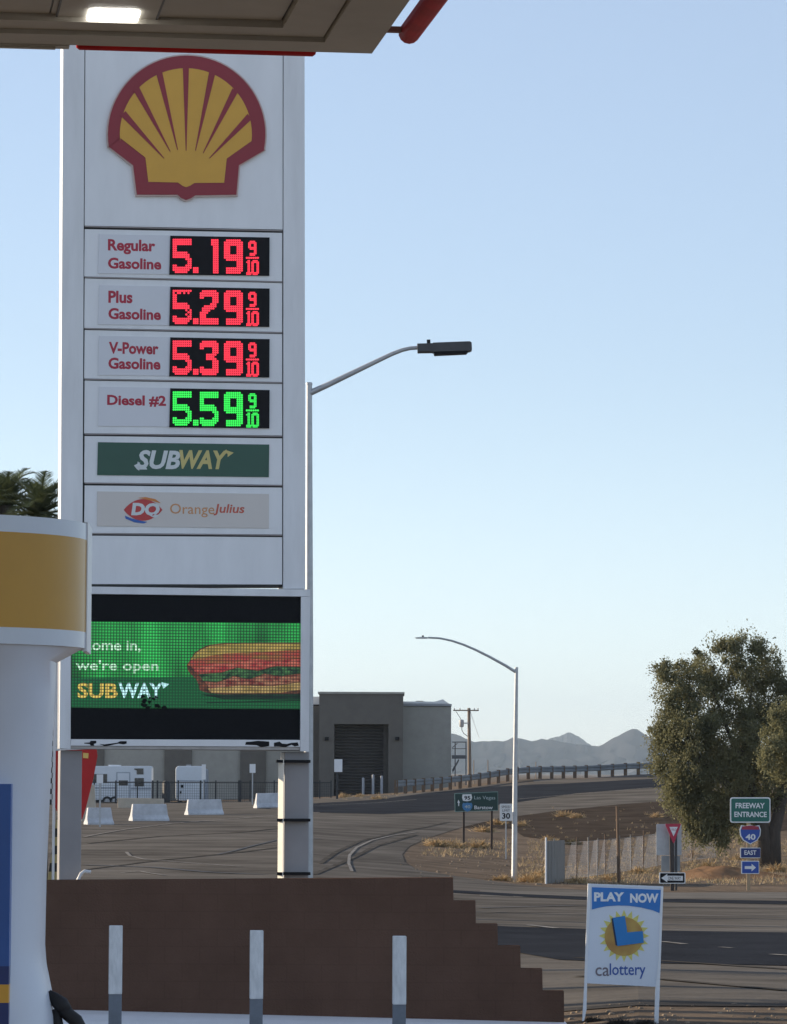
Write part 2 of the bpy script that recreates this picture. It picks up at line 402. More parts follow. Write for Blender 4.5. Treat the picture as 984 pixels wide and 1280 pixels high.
line([(661,1158),(696,1162)], 0.16)
line([(828,1179),(856,1182)], 0.16)
line([(965,1195),(1010,1198)], 0.16)
line([(900,1186),(915,1187)], 0.12)
line([(105,1047),(160,1037),(215,1030),(270,1026),(330,1021),(400,1016)], 0.14)
line([(158,1066),(163,1071),(180,1075),(240,1080),(300,1084)], 0.12)
line([(150,1092),(175,1090),(205,1095)], 0.14)
line([(440,1090),(436,1080),(437,1070),(446,1060),(465,1051),(490,1045),(520,1041)], 0.11)
line([(640,1000),(720,993),(815,985)], 0.15)
line([(400,1007),(470,1004),(520,1000)], 0.15)
CRACK = mat('tar_seal', (0.03,0.03,0.032), 0.7, 0.2, 3)
ribbon('tar_seal', [G(*p) for p in [(272,1069),(290,1065),(320,1057),(350,1050),(400,1049)]], 0.14, 0.032, CRACK)
ribbon('tar_seal', [G(*p) for p in [(105,1082),(190,1085),(260,1091),(330,1094)]], 0.3, 0.030, CRACK)
ribbon('tar_seal', [G(*p) for p in [(720,1143),(850,1146),(984,1147)]], 0.25, 0.030, CRACK)
ribbon('tar_seal', [G(*p) for p in [(600,1136),(720,1133),(850,1135),(984,1137)]], 0.2, 0.030, CRACK)

TRACK = mat('tyre_marks', (0.085,0.078,0.07), 0.9, 0.4, 0.8, c2=(0.15,0.138,0.122), spec=0.0, detail=8)
PATCH = mat('pale_patch', (0.17,0.16,0.145), 0.9, 0.2, 0.5, spec=0.0, bump=0.3)
for tr in ([(105,1088),(200,1076),(300,1066),(380,1058)], [(400,1080),(420,1066),(450,1052),(500,1040),(560,1028)], [(392,1094),(430,1078),(470,1058),(520,1044)], [(110,1055),(200,1046),(300,1041),(350,1036)], [(600,1142),(720,1141),(860,1143),(984,1146)], [(720,1199),(830,1203),(984,1213)], [(720,1222),(830,1226),(984,1240)]):
    ribbon('tyre_mark', [G(*p) for p in tr], 0.2, 0.028, TRACK)
drape('road_patch', GP((600,1121),(984,1124),(984,1116),(600,1113)), PATCH, 0.020)

# mound of orange dirt by the tree
def heap(name, c, rx, ry, h, mt):
    mb = MB(); n = 28; m_ = 10; r2 = random.Random(3)
    ph = [r2.uniform(0, 6.28) for _ in range(6)]
    for i in range(m_+1):
        t = i/m_
        for k in range(n):
            a = 2*math.pi*k/n; w_ = 1+0.12*math.sin(3*a+ph[0])+0.08*math.sin(5*a+ph[1])
            x = c.x+rx*t*w_*math.cos(a); y = c.y+ry*t*w_*math.sin(a)
            z = gz(x, y) - 0.05 + h*(0.5+0.5*math.cos(math.pi*t))*(1+0.18*math.sin(4*x+ph[2])*math.sin(3*y+ph[3]))+r2.uniform(-.02,.02)
            mb.v.append((x, y, z))
    for i in range(m_):
        for k in range(n): mb.f.append((i*n+k, i*n+(k+1)%n, (i+1)*n+(k+1)%n, (i+1)*n+k))
    return obj(name, mb, mt, kind='structure', smooth=2)
heap('dirt_mound', P(898,1070,139), 2.9, 3.0, 0.42, MOUND)

# ------------------------------------------------------------------ mountains
def range_(name, ridge, Y, depth, seed):
    r2 = random.Random(seed); mb = MB()
    a0, a1 = ridge[0][0], ridge[-1][0]; n = 520; K = 22
    xs = np.linspace(a0, a1, n); hy = np.interp(xs, [p[0] for p in ridge], [p[1] for p in ridge])
    ph = [(r2.uniform(0.02,0.22), r2.uniform(0,6.28)) for _ in range(10)]
    for k in range(K+1):
        t = -1 + 2*k/K*1.0
        for i in range(n):
            px = xs[i]; top = P(px, hy[i] + 0.4*math.sin(px*0.35+seed)+0.3*math.sin(px*0.9+1)+0.2*math.sin(px*2.1)+r2.uniform(-.1,.1), Y)
            h = max(4, top.z+3); g = 0
            for f_, p_ in ph: g += (abs(math.sin(px*f_*3.2+p_+t*7*math.sin(p_*3)))-.6)*0.10
            z = h*(1-abs(t))**1.1*(1+g*min(1, abs(t)*4)*0.9)
            mb.v.append((top.x*(Y+t*depth)/Y + depth*0.12*g*abs(t), Y+t*depth, z-3))
    for k in range(K):
        for i in range(n-1): mb.f.append((k*n+i, k*n+i+1, (k+1)*n+i+1, (k+1)*n+i))
    o = obj(name, mb, ROCK, smooth=2, kind='structure'); return o
range_('mountains', [(-900,930),(-400,905),(0,925),(300,930),(480,905),(564,917),(575,919),(582,923),(592,927),(620,926),(632,926),(643,921),(658,925),(668,926),(676,923),(690,925),(720,930),(748,933),(762,925),(778,917),(787,912.5),(793,908.5),(806,918),(818,924),(900,935),(1100,920),(1500,940),(2200,955)], 9000, 1500, 1)
range_('mountains', [(400,955),(600,945),(660,932),(692,922),(702,919),(713,915),(722,920),(740,932),(790,942),(850,950),(1100,955)], 12500, 1200, 2)

# haze
def haze_box():
    mb = MB(); mb.box(-16000, 16000, -200, 14500, -9.0, 260)
    o = obj('haze', mb, None, kind='stuff')
    mt = bpy.data.materials.new('haze_air'); mt.use_nodes = True; t = mt.node_tree
    t.nodes.remove(t.nodes['Principled BSDF'])
    v = t.nodes.new('ShaderNodeVolumePrincipled'); v.inputs['Color'].default_value = (0.68,0.84,1.0,1); v.inputs['Density'].default_value = HAZE
    v.inputs['Anisotropy'].default_value = 0.3
    t.links.new(v.outputs[0], t.nodes['Material Output'].inputs['Volume'])
    o.data.materials.append(mt)
HAZE = 5.5e-5
haze_box()

# ================================================================== canopy
YAW = R(7.5)
fc = Fr(P(465,67,15.87), YAW)
fc_z0 = fc.o.z
can = thing('canopy', 'flat fuel station canopy with beige panelled soffit overhead', 'canopy', fc)
def HL(px, py, dz=0.0): return fc.loc(H(px, py, fc_z0+dz))
CW, CD = 15.0, 22.0
b = MB()
def ring(b, a, c, z0, z1):        # square ring between insets a and c
    b.box(-CW+a, -a, -c, -a, z0, z1); b.box(-CW+a, -a, -CD+a, -CD+c, z0, z1)
    b.box(-c, -a, -CD+c, -c, z0, z1); b.box(-CW+a, -CW+c, -CD+c, -c, z0, z1)
ring(b, 0.0, 0.215, 0.0, 0.05); obj('edge_trim', b, SOFF, can)
b = MB(); ring(b, 0.222, 0.40, 0.018, 0.06); obj('edge_trim', b, SOFF, can)
b = MB(); px_ = 0.406
x = -0.406
while x > -CW+0.5:
    x1 = max(x-0.9, -CW+0.406); y = -0.406
    while y > -CD+0.5:
        y1 = max(y-3.0, -CD+0.406)
        b.box(x1+0.004, x-0.004, y1+0.004, y-0.004, 0.045, 0.09); y = y1
    x = x1
obj('soffit', b, SOFF, can)
b = MB(); b.box(-CW, 0, -CD, 0, 0.10, 0.95)
obj('fascia', b, mat('fascia_white', (0.7,0.7,0.7), 0.4), can)
b = MB(); b.box(-CW+0.01, -0.01, -CD+0.01, -0.01, 0.052, 0.098); obj('roof_deck', b, DARKM, can)
a_ = HL(83, 71); b = MB(); b.box(-CW, a_.x, 0.003, 0.072, -0.004, 0.09); b.box(-CW, a_.x-0.055, 0.02, 0.05, -0.012, -0.004)
obj('edge_trim', b, SOFF, can)
def light_bar(p0, p1, r=0.043):
    b = MB(); d = (Vector(p1)-Vector(p0)).normalized()
    b.tube([Vector(p0)+d*0.0, Vector(p0)+d*0.012, Vector(p1)-d*0.012, Vector(p1)], [r*0.8, r, r, r*0.8], 14)
    o = obj('light_bar', b, REDL, can, smooth=True); return o
e0 = HL(95, 65).x; e1 = HL(396, 69).x
light_bar((e0, 0.115, 0.045), (e1, 0.115, 0.045))
q = fc.loc(H(511, 47, fc_z0+0.03))
light_bar((q.x, q.y, 0.045), (q.x+0.0, -CD+1, 0.045))
RUST = mat('rust', (0.2,0.08,0.05), 0.8)
for k in range(3): b = MB(); b.box(e0+0.12+k*0.36, e0+0.15+k*0.36, 0.002, 0.1, 0.04, 0.05); obj('bracket', b, RUST, can)
for k in range(6): b = MB(); b.box(0.002, q.x, q.y-0.10-k*1.4, q.y-0.06-k*1.4, 0.035, 0.055); obj('bracket', b, RUST, can)
# recessed lamp
c0 = HL(70, 28, 0.045); c1 = HL(207, 6, 0.045)
lx0, lx1, ly0, ly1 = c0.x, c1.x-0.02, -1.06, c0.y
b = MB(); b.box(lx0, lx1, ly0, ly1, 0.036, 0.044); h = obj('canopy_light', b, SOFF, can)
b = MB()
for (u0,u1,v0,v1) in ((lx0-.008,lx0-.001,ly0,ly1),(lx1+.001,lx1+.008,ly0,ly1),(lx0,lx1,ly1+.001,ly1+.008)): b.box(u0,u1,v0,v1,0.034,0.0445)
obj('light_frame', b, DARKM, h)
l0 = HL(107, 30, 0.03); l1 = HL(176, 14, 0.03)
b = MB(); rr = 0.03; pl = []
for cx_, cy_, s_ in ((l1.x-rr, l0.y-rr, 0), (l0.x+rr, l0.y-rr, 1), (l0.x+rr, l1.y+rr, 2), (l1.x-rr, l1.y+rr, 3)):
    for k in range(5):
        a = (s_ + k/4)*math.pi/2; pl.append((cx_+rr*math.cos(a), cy_+rr*math.sin(a)))
b.loft([[(x,y,0.026) for x,y in pl], [(x,y,0.035) for x,y in pl]])
obj('light_lens', b, glow('lamp_lens', (1.0,0.97,0.9), 7.0), h)
for yy_ in (-6.0, -17.0):
    b = MB(); b.box(-CW+2.0, -CW+2.5, yy_, yy_+0.5, -fc_z0-0.05, 0.05); obj('column', b, WHITE, can)

# ================================================================== fuel pump
pc = Fr((-1.45, 11.75, 0), R(2))
pump = thing('fuel_pump', 'white fuel pump with rounded yellow and white header band', 'fuel pump', pc)
def elz(py, Y=11.5): return P(0, py, Y).z
def ell(rx, ry, n=72, e=2.0, cy=0.25):
    out = []
    for k in range(n):
        a = 2*math.pi*k/n; c, s_ = math.cos(a), math.sin(a)
        out.append((rx*abs(c)**(2/e)*(1 if c > 0 else -1), cy+ry*abs(s_)**(2/e)*(1 if s_ > 0 else -1)))
    return out
front_Y = 11.45
zt, za, zb, zc = [P(0, y_, front_Y).z for y_ in (640.5, 661.5, 782, 803)]
E = ell(0.585, 0.56)
RX = P(112.5, 700, 11.98).x - pc.o.x
E = ell(RX, 0.56)
for nm, z0, z1, mt in (('header_edge', za, zt, WHV), ('header_band', zb, za, YELV), ('header_edge', zc, zb, WHV)):
    b = MB(); b.loft([[(x,y,z0) for x,y in E], [(x,y,z1) for x,y in E]], caps=(nm == 'header_edge'))
    obj(nm, b, mt, pump, smooth=True)
# thin end plate that catches the light
b = MB(); b.box(RX-0.012, RX+0.002, 0.2, 0.5, zc-0.01, zt+0.006); obj('end_plate', b, WHITE2, pump, bevel=0.002)
# body: outline of half widths down its height
prof = [(zc+0.01, 66, 0.42), (elz(822), 68, 0.40), (elz(860), 67, 0.34), (elz(1000), 62, 0.33), (elz(1100), 59, 0.33), (elz(1190), 58, 0.335), (elz(1215), 60, 0.34), (elz(1245), 66, 0.35), (elz(1280), 73, 0.36), (elz(1400), 82, 0.38), (0.13, 84, 0.38)]
b = MB(); rings = []
BY = 0.20
for z, px, hy in prof:
    hw = P(px, 1000, 11.9).x - pc.o.x
    rings.append([(x, y, z) for x, y in ell(hw, hy, 64, 3.2, BY)])
rings[0] = [(x, y, zc+0.004) for x, y in ell(RX*.985, .55, 64)]
b.loft(rings)
PB = mat('pump_white', (0.66,0.71,0.80), 0.35, 0.05, 2)
obj('body', b, PB, pump, smooth=True)
fy = BY-0.325
def pz(y_): return P(0, y_, 11.55).z
xr = P(9, 1000, 11.55).x - pc.o.x
for nm, y0_, y1_, mt in (('graphic_panel', 980, 1209, BLUE), ('graphic_panel', 1209, 1232, DBLUE), ('graphic_panel', 1232, 1255, YEL), ('graphic_panel', 1255, 1500, DBLUE)):
    b = MB(); b.box(-0.31, xr, fy-0.028, fy+0.06, pz(y1_), pz(y0_)); obj(nm, b, mt, pump)
# nozzle resting at the right side, with its hose
hx = P(66, 1000, 11.9).x - pc.o.x
def nz(px, py, y=0.12): 
    q = P(px, py, pc.o.y+y); return (q.x-pc.o.x, y, q.z)
b = MB()
b.tube([nz(62,1240), nz(68,1247), nz(78,1256), nz(84,1264)], [0.008,0.018,0.024,0.02], 10)
b.tube([nz(78,1256), nz(86,1268), nz(96,1276), nz(104,1292), nz(106,1330), nz(98,1420)], [0.022,0.02,0.021,0.022,0.02,0.018], 10)
b.tube([nz(70,1262), nz(72,1280), nz(76,1310)], [0.015,0.02,0.02], 10)
obj('nozzle', b, RUBBER, pump, smooth=2)
b = MB(); b.tube([nz(76,1308), nz(78,1360), nz(96,1480), nz(90,1600), nz(70,1560)], 0.012, 10); obj('hose', b, RUBBER, pump, smooth=2)
b = MB(); b.box(-3.2, 3.2-2.6+0.25, -0.75, 0.85, -0.06, 0.13); isl = obj('pump_island', b, CONC, None, loc=(pc.o.x, pc.o.y+0.1, 0), yaw=R(2), bevel=0.03, kind='structure')

# ================================================================== unseen shop at the left, added to shade the kerb and the wall
shY = 51.5
ssh = Fr((-13.2, 41.0, gz(-13.2, 41)), 0)
shop = thing('unseen_shop', 'unseen low station shop with a flat parapet, added to shade the kerb and wall', 'building', ssh)
b = MB(); b.box(-11, 0, 0, shY-41-0.2, -0.4, 5.2); obj('wall', b, STUC, shop)
b = MB(); b.box(-11.15, 0.15, -0.15, shY-41, 5.202, 5.6); obj('roof', b, STUD, shop)
for k in range(3):
    b = MB(); b.box(-9.5+k*3, -7.2+k*3, -0.05, 0.05, 0.5, 2.7); wn = obj('window', b, GLASS, shop)
b = MB(); b.box(-0.06, 0.06, 3.2, 4.3, -0.05, 2.15); obj('door', b, DARKM, shop)

# ================================================================== brown stepped wall, kerb, bollards
fw = Fr((0, 47.3, 0), 0)
WL = [(-60,1101),(480,1097.5),(566.5,1097),(567,1126),(594.5,1126),(595,1155),(622,1155),(622.5,1182.5),(650.5,1182.5),(651,1211),(678,1211),(678.5,1239),(705,1239),(705.5,1292),(-60,1292)]
b = MB(); b.prism([fw.L(*p) for p in WL], 0, 0.25)
tag(obj('stepped_wall', b, BROWNW, None, loc=fw.o, bevel=0.006), 'dark brown wall stepping down on its right end below the price sign', 'wall')
def kz(x): return (fw.L(75,1262)[1] + (fw.L(705,1278)[1]-fw.L(75,1262)[1])*((x-fw.L(75,1262)[0])/(fw.L(705,1278)[0]-fw.L(75,1262)[0])))
b = MB(); X0, X1 = fw.L(-80,1262)[0], fw.L(709,1278)[0]
b.add([(X0,44.9,kz(X0)-.3),(X1,44.9,kz(X1)-.3),(X1,47.55,kz(X1)-.3),(X0,47.55,kz(X0)-.3),(X0,44.9,kz(X0)),(X1,44.9,kz(X1)),(X1,47.55,kz(X1)),(X0,47.55,kz(X0))],
      [(0,3,2,1),(4,5,6,7),(0,1,5,4),(1,2,6,5),(2,3,7,6),(3,0,4,7)])
obj('kerb', b, mat('kerb_white', (0.90,0.90,0.90), 0.7, 0.06, 1.5, bump=0.15), None, bevel=0.03, kind='structure')
bl = None
labels = ['white sleeved bollard with grey foot nearest the fuel pump', 'middle white sleeved bollard with grey foot before the brown wall', 'white sleeved bollard with grey foot nearest the steps of the brown wall']
WHB = mat('bollard_white', (0.62,0.63,0.63), 0.55, 0.1, 5, c2=(0.82,0.82,0.82), bump=0.1, stretch=(3,3,0.8))
GREYB = mat('bollard_grey', (0.17,0.19,0.22), 0.6, 0.15, 6)
for i, (px, yt, ym) in enumerate(((145,1157,1242.5),(321,1163,1248.5),(499.5,1170,1253))):
    p = P(px, yt, 44.5); z0 = gz(p.x, 44.5); f_ = Fr((p.x, 44.5, z0), R(3))
    zt_ = p.z-z0; zm = P(px, ym, 44.5).z-z0; hw = 16.6/2/F*44.5
    if i == 0:
        bt = thing('bollard', labels[0], 'bollard', f_, 'bollards in front of the brown wall')
        b = MB(); b.box(-hw, hw, -hw, hw, zm, zt_); obj('sleeve', b, WHB, bt, bevel=0.008)
        b = MB(); b.box(-hw*.97, hw*.97, -hw*.97, hw*.97, -0.1, zm-0.001); obj('post', b, GREYB, bt, bevel=0.008)
        bz = p.z
    else:
        c = dup(bt, (p.x, 44.5, z0 + (p.z-z0-zt_)), R(3), labels[i]); c.location.z = p.z - (bz - bt.location.z)

# ================================================================== price sign
o_ = P(232,1100,50); fs = Fr((o_.x, 50.0, gz(o_.x, 50.0)), R(8.2))
sign = thing('price_sign', 'tall white fuel price sign with a shell emblem and red and green prices', 'sign', fs)
def sb(px0, py0, px1, py1, y0, y1, nm, mt, parent=None, bevel=0.0):
    x0, x1, z0, z1 = fs.box(px0, py0, px1, py1); b = MB(); b.box(x0, x1, y0, y1, z0, z1)
    return obj(nm, b, mt, parent or sign, bevel=bevel)
def sq(pix, y0, y1, nm, mt, parent=None):
    b = MB(); b.prism([fs.L(*p) for p in pix], y0, y1); return obj(nm, b, mt, parent or sign)
TOP = -30
# cabinet: dark core, two side columns, panels
sq([(101,TOP),(357,TOP),(357,733),(98,733)], 0.06, 0.50, 'cabinet', DARKM)
sq([(79.5,TOP),(106,TOP),(102.8,736),(75.5,736)], -0.02, 0.56, 'side_column', WHITE)
sq([(354.5,TOP),(380.5,TOP),(381.5,736),(354,736)], -0.02, 0.56, 'side_column', WHITE)
EMP = sq([(107.2,TOP),(353.6,TOP),(353.4,287),(105.8,282)], -0.005, 0.10, 'emblem_panel', WHITE2)
def panel(l0, l1, r0, r1, nm='price_panel'):
    return sq([(106,l0),(352.8,r0),(352.8,r1),(105.3,l1)], -0.005, 0.10, nm, WHITE2)
pans = [panel(286.5,345.5,291.2,351.5), panel(348,409.8,353.8,415), panel(412.5,473,417.6,477.5), panel(475.7,541.5,480,544.3),
        panel(545,603,548,606, 'brand_panel'), panel(606.8,666,609.5,668, 'brand_panel'), panel(669.5,730,671.5,730.5, 'blank_panel')]
# thin aluminium edge under each row
ALU = mat('aluminium_trim', (0.30,0.27,0.26), 0.5)
for l_, r_ in ((282.6,288),(346,351.9),(410.3,415.5),(473.5,478),(542,544.8),(603.4,606.4),(666.4,668.4)):
    b = MB(); b.prism([fs.L(106,l_), fs.L(352.8,r_), fs.L(352.8,r_+1.3), fs.L(106,l_+1.3)], -0.02, 0.05)
    obj('panel_edge', b, ALU, sign)

# ---- the emblem
def z3(x, y): return (100+x/3.785, 60+y/3.785)
def arc(cx, cy, r, a0, a1, n): return [(cx+r*math.cos(R(a0+(a1-a0)*k/n)), cy-r*math.sin(R(a0+(a1-a0)*k/n))) for k in range(n+1)]
def shell(grow):
    r = 372+grow
    left = [(135-grow,470),(250-grow,558+grow*.5),(268-grow,697+grow)]
    right = [(738+grow,697+grow),(750+grow,558+grow*.5),(872+grow,486)]
    bump = [(460,697+grow),(478,713+grow),(500,722+grow),(524,714+grow),(545,700+grow)]
    return arc(503,412,r,-11,189.5,40)[::1] + left + bump + right
def emblem(pts, y0, y1, nm, mt, parent): return sq([z3(*p) for p in pts], y0, y1, nm, mt, parent)
em = emblem(shell(7), -0.05, -0.004, 'emblem', mat('emblem_rim', (0.55,0.42,0.38), 0.4), sign)
RED2 = mat('emblem_red', (0.25,0.010,0.022), 0.4, 0.05, 2)
YEL2 = mat('emblem_yellow', (0.64,0.34,0.035), 0.4, 0.05, 2)
emblem(shell(0), -0.062, -0.049, 'red_border', RED2, em)
yl = arc(499,412,312,-6,186,36) + [(190,430),(308,522),(322,637),(462,640),(484,656),(500,662),(518,656),(540,642),(680,641),(692,527),(808,445)]
emblem(yl, -0.070, -0.061, 'yellow_field', YEL2, em)
b = MB()
for (tx,ty),(bx,by),wd in (((206,318),(396,526),22),((268,204),(425,494),22),((374,126),(460,486),21),((499,98),(500,490),20),((622,128),(544,490),21),((730,208),(580,502),22),((797,332),(610,526),22)):
    d = Vector((bx-tx,by-ty)).normalized(); nrm = Vector((-d.y,d.x)); t0 = Vector((tx,ty))-d*6
    b = MB(); b.prism([fs.L(*z3(*(t0+nrm*wd*0.72))), fs.L(*z3(*(t0-nrm*wd*0.72))), fs.L(*z3(bx-nrm.x*1.5,by-nrm.y*1.5)), fs.L(*z3(bx+nrm.x*1.5,by+nrm.y*1.5))], -0.076, -0.069)
    obj('red_rib', b, RED2, em)

# ---- prices
LEDR = glow('red_diodes', (1.0,0.030,0.062), 0.95); LEDG = glow('green_diodes', (0.035,1.0,0.10), 0.72)
PLATE = mat('label_plate', (0.66,0.67,0.70), 0.4, 0.03, 1)
REDT = mat('label_red', (0.40,0.018,0.045), 0.5, 0.05, 3)
DIG = {
'5': ['#########','#########','#########','##.......','##.......','##.......','#######..','########.','########.','......###','.......##','.......##','##....###','#########','########.','.######..'],
'1': ['..####','..####','..####','...###','...###','...###','...###','...###','...###','...###','...###','...###','...###','...###','...###','...###'],
'9': ['.#######.','#########','#########','###...###','###...###','###...###','###...###','#########','#########','.########','......###','......###','......###','.########','.########','.#######.'],
'2': ['.#######.','#########','#########','##....###','......###','......###','.....###.','..######.','.######..','.####....','####.....','###......','###......','#########','#########','#########'],
'3': ['.#######.','#########','#########','##....###','......###','......###','...#####.','...####..','...#####.','......###','......###','......###','##....###','#########','#########','.#######.'],
}
def dots(b, pat, px0, py0, px1, py1, miss=0, rr=None):
    nr = len(pat); nc = max(len(r_) for r_ in pat)
    for j, row in enumerate(pat):
        for i, ch in enumerate(row):
            if ch != '#': continue
            if miss and rr and rr.random() < miss: continue
            u0 = px0+(px1-px0)*(i+0.04)/nc; u1 = px0+(px1-px0)*(i+0.96)/nc; v0 = py0+(py1-py0)*(j+0.05)/nr; v1 = py0+(py1-py0)*(j+0.95)/nr
            x0, z0 = fs.L(u0, v1); x1, z1 = fs.L(u1, v0); mx = (x1-x0)*.24; mz = (z1-z0)*.24
            oct_ = [(x0+mx,z0),(x1-mx,z0),(x1,z0+mz),(x1,z1-mz),(x1-mx,z1),(x0+mx,z1),(x0,z1-mz),(x0,z0+mz)]
            b.add([(x,-0.034,z) for x,z in oct_], [tuple(range(8))])
S9 = ['.####.','######','##..##','##..##','######','.#####','....##','....##','.#####','.####.']
S10 = ['.##..####.','###.######','.##.##..##','.##.##..##','.##.##..##','.##.##..##','.##.##..##','.##.##..##','########.#'.replace('.','#'),'####.####.']
priceplate = []
rows_ = [('5','1','9',295,0,LEDR),('5','2','9',358.8,.0,LEDR),('5','3','9',422,.0,LEDR),('5','5','9',485.6,.0,LEDG)]
words = [[('Regular',135,194,299,315.5),('Gasoline',135,201.5,322,337.5)], [('Plus',135.5,165.5,363.5,379.5),('Gasoline',135.5,201,385,400.5)],
         [('V-Power',136,198,427.5,443.5),('Gasoline',135.5,200.5,447,462.5)], [('Diesel #2',134,207.5,493.5,509)]]
for k, (d1, d2, d3, y0, miss, led) in enumerate(rows_):
    pn = pans[k]
    pl_ = sq([(124,y0-2),(213,y0-0.5),(212,y0+48),(122.5,y0+47)], -0.018, -0.004, 'label_plate', PLATE, pn)
    hs = 1.0 if k < 3 else 1.02
    ds = sq([(212.8,y0),(336.8,y0+2.2),(336.5,y0+50),(211.5,y0+48.5)], -0.032, -0.004, 'price_display', BLACK, pn)
    ya, yb = y0+3.8, y0+46.8
    broke = [r_ for r_ in DIG['5']]; broke[1] = '#.##.#.#.'; broke[2] = '##.......'; broke[9] = '......#.#'; broke[11] = '......#.#'; broke[12] = '##.....##'
    for pat_, a_, c_, e_, g_ in ((broke if k == 1 else DIG[d1], 215.6, ya, 239.4, yb), (['###','###','###'], 241, yb-7.5, 248, yb),
                                 (DIG[d2], 259 if d2 == '1' else 249.5, ya+.5, 273, yb+.5), (DIG[d3], 279.6, ya+.8, 303.4, yb+.8),
                                 (S9, 310, ya+2.5, 320.5, ya+21.5), (['######'], 307, ya+22.6, 323.5, ya+25.2), (S10, 307.5, ya+26.5, 323.5, ya+45.5)):
        b = MB(); dots(b, pat_, a_, c_, e_, g_)
        obj('price_point' if len(pat_) == 3 else 'fraction_bar' if len(pat_) == 1 else 'price_digit', b, led, pn, fix=False)
    for s_, x0_, x1_, t_, bt_ in words[k]:
        desc = 'g' in s_ or 'p' in s_
        zx0, z1_ = fs.L(x0_, t_); zx1, z0_ = fs.L(x1_, bt_ + (3.5 if 'g' in s_ else 0))
        text('lettering', s_, REDT, pn, zx0, zx1, z0_, z1_, -0.0195, bold=0.034)
# dot grid faintly visible on the unlit display
# ---- brand panels
def tx(s_, x0_, x1_, t_, b_, mt, parent, y, shear=0.0, bold=0.02, nm='lettering'):
    xx0, zz1 = fs.L(x0_, t_); xx1, zz0 = fs.L(x1_, b_)
    return text(nm, s_, mt, parent, xx0, xx1, zz0, zz1, y, shear, bold)
sq([(122.5,552.8),(336.5,555.8),(336,596.5),(121.5,594)], -0.018, -0.004, 'green_face', DGREEN, pans[4])
SW = mat('sandwich_white', (0.62,0.66,0.66), 0.4, 0.03, 2); SY = mat('sandwich_yellow', (0.56,0.47,0.17), 0.4, 0.03, 2)
tx('SUB', 171, 225, 562.5, 587, SW, pans[4], -0.0195, 0.22, 0.035)
tx('WAY', 224, 285, 562.5, 587, SY, pans[4], -0.0195, 0.22, 0.035)
for pts, mt in (([(283,562),(284,566.5),(275,570.5),(278,566)], SY), ([(281,562.4),(292,566),(284.5,571.5),(284.5,568)], SY), ([(167.5,582),(175,578),(174,588.5),(171,586.5)], SW), ([(173,583),(182,583),(184,587),(173,587)], SW)):
    sq(pts, -0.0225, -0.0175, 'arrow_mark', mt, pans[4])
CREAM = mat('cream_panel', (0.62,0.58,0.54), 0.4, 0.03, 1)
sq([(121.8,614.3),(336,617.5),(336,660.5),(121.3,657.5)], -0.018, -0.004, 'cream_face', CREAM, pans[5])
def lens(cx, cy, a, h_, n=14):
    out = []
    for k in range(n+1):
        t = -1+2*k/n; out.append((cx+a*t, cy-h_*(1-t*t)**0.9))
    for k in range(1, n):
        t = 1-2*k/n; out.append((cx+a*t, cy+h_*(1-t*t)**0.9))
    return out
OR = mat('orange_mark', (0.62,0.22,0.05), 0.4); ORB = mat('orange_brown_mark', (0.55,0.26,0.10), 0.4)
DQR = mat('lens_red', (0.48,0.04,0.04), 0.4, 0.05)
sq(lens(178.8,637.5,24.2,13.6), -0.022, -0.0175, 'red_lens', DQR, pans[5])
sq([(172,622.5),(182,621.5),(194,624),(201,629),(198,628.5),(191,626.5),(181,624)], -0.0235, -0.0175, 'orange_swoosh', OR, pans[5])
sq([(156,644.5),(164,648),(176,651),(184,652.5),(180,654.5),(168,653),(157,648.5)], -0.0235, -0.0175, 'blue_swoosh', BLUE, pans[5])
tx('DQ', 164, 199.5, 628.5, 647.5, SW, pans[5], -0.0240, 0.12, 0.05)
tx('Orange', 212.5, 268, 629.5, 647, ORB, pans[5], -0.0195, 0.0, 0.004)
tx('Julius', 267, 305.5, 630, 645, mat('julius_red', (0.50,0.09,0.05), 0.4), pans[5], -0.0195, 0.15, 0.02)
# ---- message board
bd = sq([(76.5,733.5),(387,737.5),(386.5,938.5),(75.5,936)], 0.05, 0.62, 'message_board', GREYP)
sq([(77,733),(387,737),(387,746),(77,742)], -0.06, 0.08, 'board_frame', WHITE, bd)
sq([(76,742.2),(88.5,742.4),(88,936.3),(74,935.3)], -0.06, 0.08, 'board_frame', WHITE, bd)
sq([(375.8,746.2),(387,746.4),(385.5,939.5),(374.8,938.8)], -0.06, 0.08, 'board_frame', WHITE, bd)
sq([(88.6,924),(374.6,925),(374.6,933.5),(88.2,932)], -0.055, 0.06, 'board_frame', WHITE2, bd)
sq([(88.2,932.5),(374.6,934),(374.6,937.5),(88.2,936)], -0.04, 0.06, 'board_frame', mat('soiled_trim', (0.4,0.38,0.36), .6, .2, 6), bd)
SCR = mat('unlit_screen', (0.008,0.009,0.011), 0.55, 0.15, 30, spec=0.12)
sc_ = sq([(88.7,742.6),(375.6,746.6),(375.4,925),(88.4,923.8)], -0.01, 0.045, 'screen', SCR, bd)
def lit(pts, y, nm, c, st, dots_=0.037, lo=0.12, stripes=0.0, c2=None, ns=9.0):
    x = [fs.L(*p) for p in pts]; b = MB(); b.prism(x, y-0.001, y+0.0008)
    return obj(nm, b, glow(nm+'_glow', c, st, dots_, lo=lo, stripes=stripes, c2=c2, nscale=ns), bd)
lit([(89,777),(375.4,779),(375.4,886.5),(89,884.5)], -0.0125, 'screen_image', (0.03,0.56,0.10), 0.8, lo=0.08, stripes=0.8)
lit([(89,848),(240,846),(258,850),(300,872),(375.4,873),(375.4,886.3),(89,884.3)], -0.0150, 'screen_band', (0.004,0.20,0.05), 0.45, lo=0.2)
